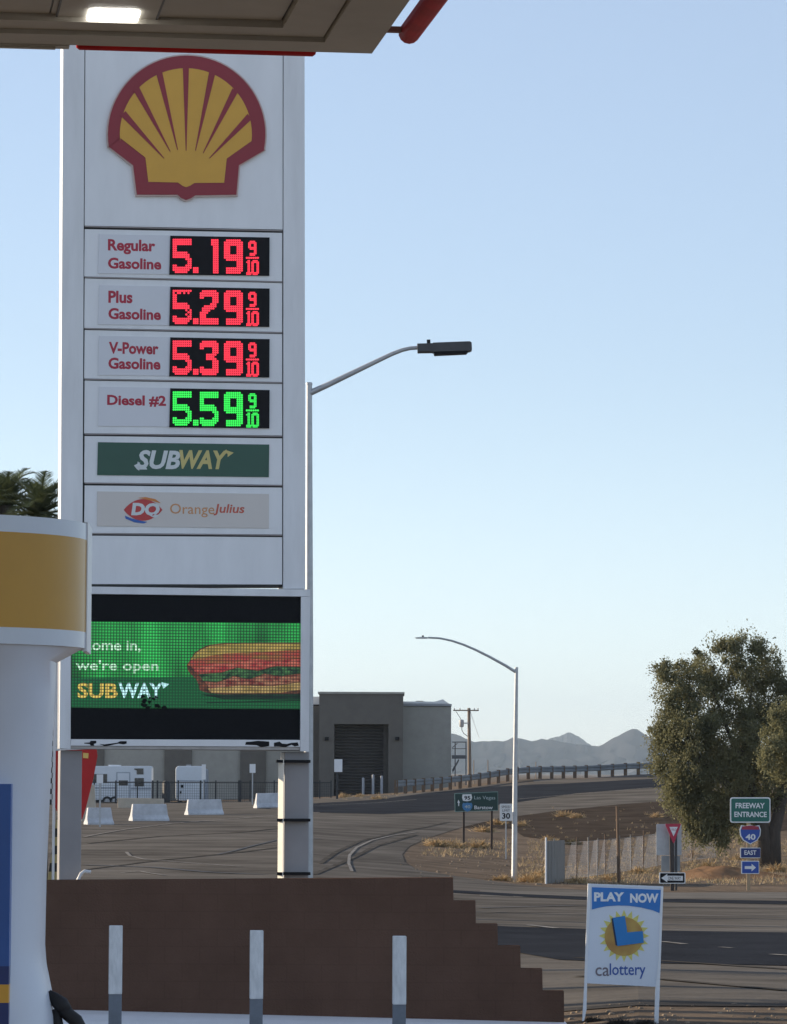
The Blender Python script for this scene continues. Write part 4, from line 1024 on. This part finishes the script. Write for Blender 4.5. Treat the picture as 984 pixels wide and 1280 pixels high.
for k in range(NPOST+1):
    s_ = tot*k/NPOST; p = rp_(s_); z = rz(s_)
    loc_ = (p[0]-fg.o.x, p[1]-fg.o.y+0.42, z-fg.o.z)
    if pm is None:
        b = MB(); b.box(-0.13, 0.13, -0.09, 0.14, -0.4, 1.0); pm = obj('post', b, WOOD, gr, loc=loc_)
    else:
        c = pm.copy(); c.location = loc_; col.objects.link(c); c.parent = gr
p = G(499,989); fz = Fr(p, 0); b = MB(); x0_, x1_, z0_, z1_ = fz.box(496,977.5,503,989.5); b.box(x0_,x1_,0,0.05,-.05,z1_)
tag(obj('object_marker', b, mat('marker_amber', (0.50,0.26,0.05), .6, .2, 4), None, loc=p), 'small amber marker board at the low end of the guardrail', 'marker')

# ================================================================== workshop building
Yb = 309.0
fbld = Fr((P(450,998,Yb).x, Yb, 1.65-2.15), 0)
bl_ = thing('workshop_building', 'long grey stucco workshop with a tall brown portal around a dark roller door', 'building', fbld)
def bb(px0, py0, px1, py1, y0, y1, nm, mt, parent=None, bevel=0, base=False):
    x0, x1, z0, z1 = fbld.box(px0, py0, px1, py1)
    if base: z0 = -0.6
    b = MB(); b.box(x0, x1, y0, y1, z0, z1); return obj(nm, b, mt, parent or bl_, bevel=bevel)
# portal as three blocks around the opening
x0, x1, z0, z1 = fbld.box(400,868,503.5,998); dx0, dx1, _, dz1 = fbld.box(418.5,905.5,485.5,998)
b = MB(); b.prism([(x0,-.6),(dx0,-.6),(dx0,dz1),(dx1,dz1),(dx1,-.6),(x1,-.6),(x1,z1),(x0,z1)], -2.5, 6.0)
por = obj('portal_wall', b, STUD, bl_)
b = MB(); b.box(x0-.1, x1+.1, -2.62, 6.1, z1+.002, z1+.16); obj('coping', b, STUC, por)
x0, x1, z0, z1 = fbld.box(418.6,905.6,485.4,1003); b = MB(); NS = 26; pr_ = []
for k in range(NS):
    za_ = z0+(z1-z0)*k/NS; zb_ = z0+(z1-z0)*(k+1)/NS; pr_ += [(-0.9,za_),(-0.9,zb_-.09),(-0.83,zb_-.05)]
pr_ += [(-0.9,z1),(-0.6,z1),(-0.6,z0)]
b.loft([[(x0,y,z) for y,z in pr_], [(x1,y,z) for y,z in pr_]]); obj('roller_door', b, DOORM, bl_)
b = MB(); 
x0, x1, z0, z1 = fbld.box(479.5,906,485.3,1000, -1.2); b.box(x0, x1, -1.5, -0.92, -.6, z1); obj('door_jamb', b, mat('jamb', (0.075,0.068,0.06), .8), bl_)
for px in (409.5, 496.5):
    x0, x1, z0, z1 = fbld.box(px-2.4,921.5,px+2.4,926); b = MB(); b.box(x0,x1,-2.85,-2.502,z0,z1); obj('wall_lamp', b, BLACK, bl_)
rb = bb(503.8,882.5,564,1000,1.2,14,'wall',STUC,base=True)
x0, x1, z0, z1 = fbld.box(503.8,880.2,565,882.4); b = MB(); b.box(x0,x1,1.05,14.1,z0+.01,z1+.05); obj('coping', b, GREYP, rb)
x0, x1, z0, z1 = fbld.box(504.2,877.3,562.5,881); b = MB(); b.prism([(x0,z0+.15),(x1,z0+.15),(x1-.5,z0+.5),(x0+2.5,z1+.1),(x0,z1+.1)], 4, 13.5); obj('roof', b, ROOFW, bl_)
x0, x1, z0, z1 = fbld.box(520,874.5,530.5,877.5); b = MB(); b.prism([(x0+.15,z0-.5),(x1-.15,z0-.5),(x1,z1-.05),(x1-.1,z1),(x0+.1,z1),(x0,z1-.05)], 5, 6); obj('roof_vent', b, BEIGE, bl_)
lw = bb(-60,880.5,399.7,1004,1.6,14,'wall',STUC,base=True)
x0, x1, z0, z1 = fbld.box(-62,878.6,399.6,880.4); b = MB(); b.box(x0,x1,1.45,14.1,z0+.01,z1+.04); obj('coping', b, GREYP, lw)
x0, x1, z0, z1 = fbld.box(340,869,399.5,879); b = MB(); b.box(x0,x1,5,13,z0,z1); obj('roof', b, ROOFW, bl_)
for a_, c_ in ((60,88),(118,128),(205,238),(300,331),(388,399.4)): bb(a_,882,c_,1004,1.38,1.598,'pilaster',STUD,base=True)
# outside stair with landing
stc = Fr((P(573,985,Yb+1).x, Yb+1.0, gz(P(573,985,Yb+1).x, Yb+1)), 0)
DSTEEL = mat('stair_steel', (0.10,0.105,0.11), .6)
st_ = thing('outside_stair', 'small steel landing with railing on the end wall of the workshop', 'stair', stc)
def stq(pts, y0, y1, nm, parent=None):
    b = MB(); b.prism([stc.L(*p) for p in pts], y0, y1); return obj(nm, b, DSTEEL, parent or st_)
stq([(565.2,944),(583.5,944),(583.5,948.4),(565.2,948.4)], 0, 1.4, 'landing')
for a_, c_, d_ in ((568.4,927,998),(582,927,998)): stq([(a_,c_),(a_+1.3,c_),(a_+1.3,d_),(a_,d_)], 0.02, 0.1, 'post')
stq([(565.2,927),(583.5,927),(583.5,928.2),(565.2,928.2)], -0.03, 0.018, 'handrail')
stq([(565.2,935.4),(583.5,935.4),(583.5,936.2),(565.2,936.2)], -0.03, 0.018, 'handrail')
stq([(565.4,934),(572,928.4),(572,929.6),(565.4,935.2)], 0.11, 0.16, 'brace')
stq([(565.4,962),(573,949),(574,949),(574,951),(566,966)], 0.11, 0.2, 'stringer')

# utility pole
uy = 345.0; uo = P(587,975,uy); fu = Fr((uo.x, uy, gz(uo.x, uy)), 0)
ut = thing('utility_pole', 'weathered wooden utility pole with crossarm and transformer right of the workshop', 'utility pole', fu)
UW = mat('pole_wood', (0.22,0.175,0.135), .9, .25, 1.0, stretch=(3,3,.4))
b = MB(); b.tube([(0,0,-.4)]+LP(fu, [(587.2,975),(586.8,930),(586.3,885)]), [0.17,0.165,0.15,0.13], 10); obj('pole', b, UW, ut, smooth=True)
x0, x1, z0, z1 = fu.box(566.5,887.2,598.5,888.9); b = MB(); b.box(x0,x1,-.30,-.20,z0,z1); ca = obj('crossarm', b, UW, ut)
for px in (568, 575, 593, 597.5):
    x_, z_ = fu.L(px, 887); b = MB(); b.tube([(x_,-.25,z_-.05),(x_,-.25,z_+.12)], 0.05, 6); obj('insulator', b, GREYP, ca)
xc, zc_ = fu.L(577,909); b = MB(); b.tube([(xc,-.1,zc_),(xc,-.1,zc_+.1),(xc,-.1,zc_+.6),(xc,-.1,zc_+.66)], [0.15,0.2,0.2,0.1], 10); b.box(xc, -0.1, -.13, -.07, zc_+.3, zc_+.4); tr = obj('transformer', b, GALV, ut, smooth=True)
b = MB(); b.tube(LP(fu, [(577,904),(577.5,913),(580,917),(585.5,921)]), 0.03, 5); obj('cable', b, BLACK, ut)
b = MB(); b.tube(LP(fu, [(588,889),(593,905),(599,922)]), 0.018, 4); obj('guy_wire', b, GALV, ut)
b = MB(); b.tube(LP(fu, [(570,889),(577,900)]), 0.02, 4); obj('cable', b, BLACK, ut)
for k, (px, t_, bb_) in enumerate(((592.3,950,974),(610,950,972),(670,952,966))):
    q = P(px, bb_, 430); f_ = Fr((q.x, 430, gz(q.x, 430)), 0); x_, z_ = f_.L(px, t_); b = MB(); b.tube([(0,0,-.3),(0,0,z_)], [0.07,0.045], 6)
    tag(obj('distant_pole', b, UW, None, loc=f_.o), ['far thin pole just right of the utility pole, seen beyond the guardrail','far thin pole left of the far street lamp, seen beyond the guardrail','far thin pole right of the far street lamp, seen beyond the guardrail'][k], 'pole', 'thin poles beyond the guardrail')

# ================================================================== yard: iron fence, caravans, barriers, small signs
Yf = 283.0
fi = Fr((P(300,1003,Yf).x, Yf, gz(P(300,1003,Yf).x, Yf)), 0)
ir = thing('iron_fence', 'low black wire fence on steel posts running in front of the workshop', 'fence', fi)
fx0, fz0 = fi.L(30, 977); fx1, fz1 = fi.L(414, 977.5)
IRM = mat('black_steel', (0.022,0.024,0.027), .6)
for px in (30,60,90,118,145,172,191,197,223,251,255,270,299,301,313,343,372,400,414):
    x_, z_ = fi.L(px, 975.5); wx = 0.06 if px in (191,197,251,255,299,301) else 0.045
    gzl = gz(x_+fi.o.x, Yf)-fi.o.z; b = MB(); b.box(x_-wx, x_+wx, -.05, .05, gzl-.2, z_); obj('post', b, IRM, ir)
for zz in (fz0-0.03, fz0-1.45):
    b = MB(); b.tube([(fx0,0.07,zz),(fx1,0.07,zz+(fz1-fz0))], 0.035, 6); obj('rail', b, IRM, ir)
b = MB(); n_ = int((fx1-fx0)/0.16)
for k in range(n_+1):
    x_ = fx0+(fx1-fx0)*k/n_; b.box(x_-.008, x_+.008, .09, .10, fz0-1.5, fz0-.03)
for k in range(9):
    z_ = fz0-1.5+k*.18; b.box(fx0, fx1, .101, .111, z_-.007, z_+.007)
obj('wire_mesh', b, IRM, ir, fix=False)
# white barriers
def barrier(label, x0p, x1p, topl, topr, botl, botr, first=[None]):
    a_ = G(x0p, botl); c_ = G(x1p, botr)
    yaw = R(24); wd_ = (x1p-x0p)/F*a_.y; L_ = (wd_-0.6*math.sin(yaw))/math.cos(yaw)
    a_ = a_ + Vector((0.3*math.sin(yaw), 0.3, 0)); c_ = a_ + Vector((L_*math.cos(yaw), L_*math.sin(yaw), 0)); c_.z = gz(c_.x, c_.y); a_.z = gz(a_.x, a_.y)
    f_ = Fr(((a_.x+c_.x)/2, (a_.y+c_.y)/2, (a_.z+c_.z)/2), yaw)
    hL = P((x0p+x1p)/2, (topl+topr)/2, f_.o.y).z-f_.o.z
    L2 = L_/2; tl = 0.12
    b = MB()
    pr = [(-.30,-.08),(-.30,.09),(-.15,.30),(-.09,hL),(.09,hL),(.15,.30),(.30,.09),(.30,-.08)]
    rings = []
    for x_ in (-L2, -L2*.5, 0, L2*.5, L2):
        rings.append([(x_+(0.0 if abs(x_) < L2 else -math.copysign(0.10,x_)*max(0,(z-.05))/hL), y, z+(c_.z-a_.z)*x_/L_) for y, z in pr])
    b.loft(rings)
    o = obj('concrete_barrier', b, WBAR, None, loc=f_.o, yaw=yaw, bevel=0.03)
    tag(o, label, 'barrier', 'white concrete barriers in the yard')
barrier('white concrete barrier beside the left sign leg, partly behind the beige block', 103, 142, 1010.5, 1008.5, 1031, 1028.5)
barrier('white concrete barrier in front of the low beige wall', 159.5, 211, 1006, 1004, 1026.5, 1024.5)
barrier('white concrete barrier in front of the white box trailer', 229.5, 279.5, 1000.5, 998, 1019, 1017)
barrier('white concrete barrier touching the conduit on the right sign leg', 316, 372, 992.5, 990, 1010.5, 1007)
a_ = G(147,1010); f_ = Fr(a_, R(2)); x1_, z1_ = f_.L(205,998.5); _, z0_ = f_.L(147,997.5)
b = MB(); b.prism([(0,-.15),(x1_,-.15),(x1_,z1_),(x1_*.75,z1_),(x1_*.72,z0_),(0,z0_)], 0, .4)
tag(obj('low_wall', b, BEIGE, None, loc=f_.o, yaw=f_.yaw, bevel=.02), 'low beige concrete wall behind the second white barrier', 'wall')
a_ = G(110,1027); f_ = Fr(a_, 0); pts = [f_.L(*p) for p in ((101,1027),(120,1027),(117.5,981),(112,981))]
b = MB(); b.prism([(x,z-.1 if z < .1 else z) for x, z in pts], 0, .6)
tag(obj('concrete_block', b, BEIGE, None, loc=f_.o, bevel=.02), 'tall beige tapered concrete block beside the left sign leg', 'block')

# caravans
RVW = mat('caravan_white', (0.62,0.66,0.70), .35, .05, 1); RVG = mat('caravan_grey', (0.33,0.37,0.42), .4)
Yr = 291.0
fr_ = Fr((P(140,1007,Yr).x, Yr, gz(P(140,1007,Yr).x, Yr)), 0)
rv = thing('caravan', 'long white caravan with dark windows and grey stripes parked behind the fence', 'caravan')if False else thing('caravan', 'long white caravan with dark windows and grey stripes parked behind the fence', 'caravan', fr_)
def rq(fr, pts, y0, y1, nm, mt, parent, bevel=0):
    b = MB(); b.prism([fr.L(*p) for p in pts], y0, y1); return obj(nm, b, mt, parent, bevel=bevel)
rq(fr_, rrect(84,957.5,189.5,1000,3), 0, 2.3, 'body', RVW, rv, .05)
rq(fr_, [(98,956),(112,956),(112,957.6),(98,957.6)], .6, 1.4, 'roof_unit', WHITE2, rv); rq(fr_, [(135,955.8),(150,956.2),(150,957.6),(135,957.6)], .6, 1.4, 'roof_unit', WHITE2, rv)
for pts in ([(113.5,967.5),(134,967.5),(134,978.5),(113.5,978.5)], [(168,960.5),(179.5,960.5),(179.5,968),(171,968),(171,963),(168,962)], [(168.5,972.5),(180,972.5),(180,983),(168.5,983)], [(92,968),(104,968),(104,978),(92,978)]):
    rq(fr_, pts, -.03, .01, 'window', GLASS, rv)
d_ = rq(fr_, [(145.5,965),(163,965),(163,999),(145.5,999)], -.025, .01, 'door', RVG, rv); rq(fr_, [(147,966.5),(161.5,966.5),(161.5,998),(147,998)], -.035, -.02, 'door_leaf', RVW, d_); rq(fr_, [(148.5,975.5),(160,975.5),(160,982),(148.5,982)], -.045, -.034, 'door_window', GLASS, d_)
rq(fr_, [(84.5,984),(145,984),(145,986),(84.5,986)], -.02, .01, 'stripe', RVG, rv); rq(fr_, [(163.5,984.5),(189,984.5),(189,987),(163.5,987)], -.02, .01, 'stripe', RVG, rv)
rq(fr_, [(84.5,998),(189,998),(189,1002.5),(84.5,1002.5)], .1, 2.2, 'chassis', BLACK, rv)
for px in (134, 143):
    x_, z_ = fr_.L(px, 1001.5); b = MB(); b.tube([(x_,-.02,z_),(x_,.25,z_)], .36, 16); wv = obj('wheel', b, RUBBER, rv); b = MB(); b.tube([(x_,-.04,z_),(x_,-.019,z_)], .19, 12); obj('rim', b, GALV, wv)
f_ = Fr((P(238,1005,293).x, 293, gz(P(238,1005,293).x, 293)), 0)
rv2 = thing('box_trailer', 'white box trailer with rounded top standing end on behind the fence', 'trailer', f_)
rq(f_, rrect(219.5,957.5,254,1001,4.5), 0, 4.5, 'body', RVW, rv2, .06)
rq(f_, [(232,955.8),(238,955.8),(238,957.6),(232,957.6)], 1, 1.6, 'roof_unit', GREYP, rv2)
rq(f_, [(253.8,960),(257.5,963),(257.5,1000),(253.8,1001)], .4, 4.2, 'side_panel', RVG, rv2)
for pts in ([(226,981),(229.5,981),(229.5,984.5),(226,984.5)], [(225,989),(227,989),(227,992),(225,992)]): rq(f_, pts, -.05, .01, 'tail_lamp', BLACK, rv2)
rq(f_, [(221,975),(252,975.6),(252,976.6),(221,976)], -.03, .01, 'trim', RVG, rv2)
for px in (225, 249):
    x_, z_ = f_.L(px, 1002); b = MB(); b.tube([(x_-.13,.5,z_),(x_+.13,.5,z_)], .36, 14); obj('wheel', b, RUBBER, rv2)
a_ = Fr((P(208,1005,289).x, 289, gz(P(208,1005,289).x, 289)), 0); b = MB(); x0, x1, z0, z1 = a_.box(203,976,213,1005)
b.tube([((x0+x1)/2,0,-.1),((x0+x1)/2,0,z1-.15),((x0+x1)/2,0,z1)], [(x1-x0)/2,(x1-x0)/2,(x1-x0)/3], 14)
tag(obj('dark_tank', b, IRM, None, loc=a_.o, smooth=True), 'dark upright tank between the caravan and the box trailer', 'tank')
# sign posts
def small_sign(label, px, base, plate, name='notice_sign', yaw=0.0, pw_=0.035, postm=None):
    g = G(px, base); f_ = Fr(g, yaw); t = thing(name, label, 'sign', f_, 'white notice signs in the yard')
    b = MB(); _, zt = f_.L(px, plate[3]-1); b.box(-pw_, pw_, 0.002, 2*pw_, -.15, zt); obj('post', b, postm or GALV, t)
    x0, x1, z0, z1 = f_.box(*plate); b = MB(); b.box(x0, x1, -.02, 0, z0, z1); obj('plate', b, WHITE2, t)
small_sign('white notice sign on thin pole in front of the beige block', 124.8, 1034, (121,968,129,979))
small_sign('tall narrow white notice sign beside the box trailer', 254.5, 1004, (252.3,955.5,257.3,974.5))
small_sign('white notice sign on thin pole before the workshop wall pilaster', 315.5, 1006, (312.2,955,319.5,966))
small_sign('white notice sign on dark pole before the workshop portal', 421.5, 999, (418,949,428,965), pw_=.07, postm=IRM)
for k, (px, t_, bb_) in enumerate(((454,972,991),(466.3,968,991),(477,969.5,992))):
    g = P(px, 1000, 304); g.z = gz(g.x, g.y); f_ = Fr(g, 0); _, z_ = f_.L(px, t_); b = MB(); b.tube([(0,0,-.2),(0,0,z_-.06),(0,0,z_)], [.1,.1,.05], 10)
    tag(obj('guard_post', b, GREYP, None, loc=g, smooth=True), ['left one of three pale guard posts before the roller door','middle, tallest of three pale guard posts before the roller door','right one of three pale guard posts before the roller door'][k], 'post', 'guard posts before the roller door')

# ================================================================== trees
def tree(label, base, lobes, Y, seed, nleaf, trunks, leaf=0.085, group=None):
    r2 = random.Random(seed); f_ = Fr(base, 0); t = thing('tree', label, 'tree', f_, group)
    b = MB(); 
    for pts, rad in trunks: b.tube(pts, rad, 9)
    obj('trunk', b, BARK, t, smooth=2)
    b = MB(); cl = []
    for (px, py, dy, rpx, rv, dens) in lobes:
        c = P(px, py, Y+dy); rx = rpx*(Y+dy)/F; rz_ = rv*(Y+dy)/F
        c = c-f_.o
        n = int(60*dens*rx*rz_)+10
        for k in range(n):
            while True:
                u = Vector((r2.gauss(0,1), r2.gauss(0,1), r2.gauss(0,1)))
                if u.length > .01: break
            u.normalize(); rr = r2.uniform(.35,1.0)**0.5
            cl.append((c+Vector((u.x*rx, u.y*rx*1.0, u.z*rz_))*rr*(1.0 if r2.random() < .8 else 1.22), r2.uniform(.10,.36)))
    per = max(6, nleaf//len(cl))
    for c, r_ in cl:
        tw = Vector((r2.gauss(0,.5), r2.gauss(0,.5), r2.uniform(-1.6,.5))).normalized(); per_ = int(per*r2.uniform(.35,1.7))
        for k in range(per_):
            p = c+Vector((r2.gauss(0,1), r2.gauss(0,1), r2.gauss(0,1)))*r_*0.50+tw*r2.uniform(-.6,1)*r_*1.3
            d = (tw*1.1+Vector((r2.gauss(0,.6), r2.gauss(0,.6), r2.gauss(0,.6)))).normalized()
            s_ = d.cross(Vector((r2.gauss(0,1), r2.gauss(0,1), r2.gauss(0,1)))).normalized(); L_ = leaf*r2.uniform(.7,1.5); w_ = L_*.26
            b.add([p, p+d*L_*.5+s_*w_, p+d*L_, p+d*L_*.5-s_*w_], [(0,1,2,3)])
    obj('crown', b, LEAF, t, fix=False); return t
TYY = 150.0
tb = at(962, TYY)
def tl(px, py, dy=0.0):
    q = P(px, py, TYY+dy)-tb; return (q.x, q.y, q.z)
tree('big olive green tree with a rounded drooping crown behind the freeway entrance sign', tb,
 [(895,828,0,32,26,.45),(862,838,1,24,16,.42),(932,834,0,20,18,.42),(962,832,.5,20,22,.42),(843,864,0,20,20,.6),(880,868,.6,34,26,.65),(925,872,1,40,34,.6),
  (970,875,1,32,34,.8),(838,905,-.3,22,24,1.1),(868,915,-.6,32,34,1.1),(915,925,.2,46,42,1.15),(960,930,1,40,44,1.0),(836,945,-.2,20,30,1.1),(862,965,-.7,28,36,1.15),
  (905,975,0,40,36,1.1),(955,975,1,40,36,.9),(852,995,-.3,18,26,1.0),(876,1012,-.5,20,26,1.0),(905,1012,.3,24,20,.8),(884,1036,-.4,12,18,.9),(866,1030,-.5,8,16,.8),(902,1040,-.1,12,16,.7),(925,1008,.8,22,22,.7),(940,1030,1.6,18,16,.5),(990,900,.6,30,50,.8),(1010,960,1,30,40,.8),(822,918,0,8,16,.7),(832,838,0,7,8,.5),(905,806,0,10,7,.5),(922,806,0,8,7,.4),(948,808,0,9,7,.5)],
 TYY, 5, 175000,
 [([tl(958,1085),tl(955,1040),tl(945,1000,.3),tl(925,950,.4),tl(905,900,.2)], [.34,.26,.2,.13,.06]), ([tl(966,1085),tl(968,1040),tl(980,990,.5),tl(985,930,.5),tl(975,880,.3)], [.34,.24,.2,.13,.06]),
  ([tl(945,1003,.3),tl(915,985,-.5),tl(880,955,-.6),tl(855,915,-.4)], [.15,.11,.08,.04]), ([tl(925,950,.4),tl(935,905,.5),tl(940,860,.3)], [.12,.08,.03]), ([tl(905,900,.2),tl(890,860,.2),tl(880,830,.2)], [.06,.04,.02])])
t2b = at(1030, 143.0)
tree('olive green tree mostly cut off by the right picture edge', t2b,
 [(978,922,0,22,20,1.0),(964,935,-.5,11,12,.9),(958,950,-.3,8,10,.8),(972,898,.2,12,12,.8),(1000,910,.5,36,34,1.0),(1035,930,.5,40,44,1.0),(985,960,.2,18,22,1.0),(1010,965,.5,30,34,1.0),(1050,980,.5,32,32,.9)], 143.0, 9, 36000,
 [([(0,0,-.3),(.05,0,1.6),(-.3,0,3.0),(-.8,0,4.0)], [.25,.2,.14,.06]), ([(.05,0,1.6),(.5,.2,3.4)], [.15,.06])])

# ================================================================== dry brush and grass
def bush_mesh(seed, n=420, flat=0.75):
    r2 = random.Random(seed); b = MB()
    for k in range(n):
        a = r2.uniform(0,6.283); e = math.asin(r2.uniform(.02,1)**.9); L_ = r2.uniform(.35,1.0)*(1+.25*math.sin(a*3+seed))
        d = Vector((math.cos(a)*math.cos(e), math.sin(a)*math.cos(e), math.sin(e)*flat)); s0 = Vector((r2.gauss(0,.22), r2.gauss(0,.22), 0))
        p1 = s0+d*L_*.55+Vector((r2.gauss(0,.06),r2.gauss(0,.06),r2.gauss(0,.04))); p2_ = s0+d*L_+Vector((r2.gauss(0,.12),r2.gauss(0,.12),r2.gauss(0,.08)))
        sd = d.cross(Vector((r2.gauss(0,1), r2.gauss(0,1), r2.gauss(0,1)))).normalized()*r2.uniform(.012,.03)
        b.add([s0-sd*.6-Vector((0,0,.06)), s0+sd*.6-Vector((0,0,.06)), p1+sd, p2_, p1-sd], [(0,1,2,3,4)])
    return b
bm_ = []
for k in range(4):
    o = obj('dry_bush', bush_mesh(k+1), DRY, None, fix=False); bm_.append(o)
bushes = [(545,1058,15,'straw coloured bush at the left tip of the dirt island'),(560,1057,11,'small pale bush just right of the island tip'),(572,1060,10,'low straw bush at the foot of the left guide sign post'),
 (598,1060,13,'dry bush between the two guide sign posts'),(606,1040,12,'pale bush behind the right guide sign post'),(622,1031,11,'pale bush behind the speed limit sign'),(650,1033,9,'dry bush right behind the far street lamp pole'),
 (628,1101,12,'small straw bush left of the far street lamp foot'),(662,1103,14,'broad straw bush right of the far street lamp foot'),(675,1096,13,'straw bush leaning on the sheet metal fence end'),
 (706,1021,12,'pale bush on the ramp bank above the fence'),(722,1023,9,'small pale bush right of the biggest one on the ramp bank'),(716,1056,11,'dull green bush on top of the fence line'),(685,1050,7,'small dry bush behind the white fence post'),
 (745,1092,18,'wide straw bush behind the fence, left of the wooden post'),(722,1104,12,'straw bush at the roadside before the fence'),(764,1101,14,'straw bush touching the thin wooden post'),(800,1092,13,'straw bush between the wooden post and the yield sign'),
 (822,1022,9,'pale bush under the left edge of the big tree crown'),(868,1072,12,'straw bush left of the orange dirt mound'),(925,1075,11,'straw bush beside the freeway entrance post'),(884,1084,9,'low dry bush on the orange dirt right of the yield sign'),(970,1090,14,'dry bush under the big tree near the picture edge'),
 (430,997,7,'low dry bush before the workshop portal'),(450,996,6,'tiny dry bush left of the guard posts'),(472,999,7,'low dry bush at the foot of the roller door'),(510,986,7,'small bush under the low end of the guardrail'),(532,982,6,'small bush behind the first guardrail posts')]
for k, (px, py, rpx, lb) in enumerate(bushes):
    g = G(px, py); sc_b = 1.35*rpx*g.y/F
    if k < 4: o = bm_[k]
    else: o = bm_[k % 4].copy(); col.objects.link(o)
    o.location = g; o.rotation_euler = (0,0,rnd.uniform(0,6)); o.scale = (sc_b, sc_b, sc_b*rnd.uniform(.75,1.05))
    if 'dull green' in lb: o.data = o.data.copy(); o.data.materials[0] = DRYG
    tag(o, lb, 'bush', 'dry desert bushes')
# dark weeds at the foot of the lottery sign
b0 = None
for k, (px, py, rpx, lb) in enumerate(((741,1277,15,'dark low weed at the left post of the lottery sign'),(775,1281,20,'dark spreading weed in front of the lottery sign'),(806,1280,15,'dark low weed at the right post of the lottery sign'),(832,1286,12,'dark weed right of the lottery sign at the bottom edge'))):
    g = G(px, py); s_ = rpx*g.y/F
    if b0 is None: b0 = obj('weed', bush_mesh(21, 700, .6), mat('dark_weed', (0.05,0.042,0.035), .95, .3, 2), None, fix=False); o = b0
    else: o = b0.copy(); col.objects.link(o)
    o.location = g; o.rotation_euler = (0,0,k*1.3); o.scale = (s_, s_, s_*.8); tag(o, lb, 'weed', 'dark weeds round the lottery sign')
# dry grass tufts
b = MB(); r2 = random.Random(77)
def tuft(p, h):
    for k in range(7):
        a = r2.uniform(0,6.283); d = Vector((math.cos(a)*.5, math.sin(a)*.5, 1)).normalized()*h*r2.uniform(.5,1); s_ = Vector((-math.sin(a), math.cos(a), 0))*.012
        q = p+Vector((r2.gauss(0,.05), r2.gauss(0,.05), -.02)); b.add([q-s_, q+s_, q+d], [(0,1,2)])
for reg, n in ((((530,1050),(640,1072)),260), (((640,1075),(700,1104)),200), (((700,1082),(984,1106)),900), (((760,1052),(984,1082)),700), (((660,1050),(700,1075)),90), (((655,1010),(840,1050)),60), (((420,990),(500,1000)),60)):
    (xa,ya),(xb_,yb_) = reg
    for k in range(n):
        g = G(r2.uniform(xa,xb_), r2.uniform(ya,yb_), 100); tuft(g, r2.uniform(.1,.3))
obj('dry_grass', b, STRAW, None, fix=False, kind='stuff')
# stones on the dirt
b = MB()
for k in range(420):
    g = G(r2.uniform(500,984), r2.uniform(1060,1106), 100) if k < 330 else G(r2.uniform(706,1000), r2.uniform(1255,1285), 40)
    s_ = r2.uniform(.02,.07)*(1 if k < 330 else .6); n = 6
    b.loft([[g+Vector((math.cos(2*math.pi*j/n)*s_*f_*r2.uniform(.8,1.2), math.sin(2*math.pi*j/n)*s_*f_*r2.uniform(.8,1.2), z*s_)) for j in range(n)] for f_, z in ((.9,-.3),(1,.15),(.6,.6))])
obj('stones', b, mat('stone', (0.24,0.19,0.14), .9, .3, 2, spec=.1), None, fix=False, kind='stuff')
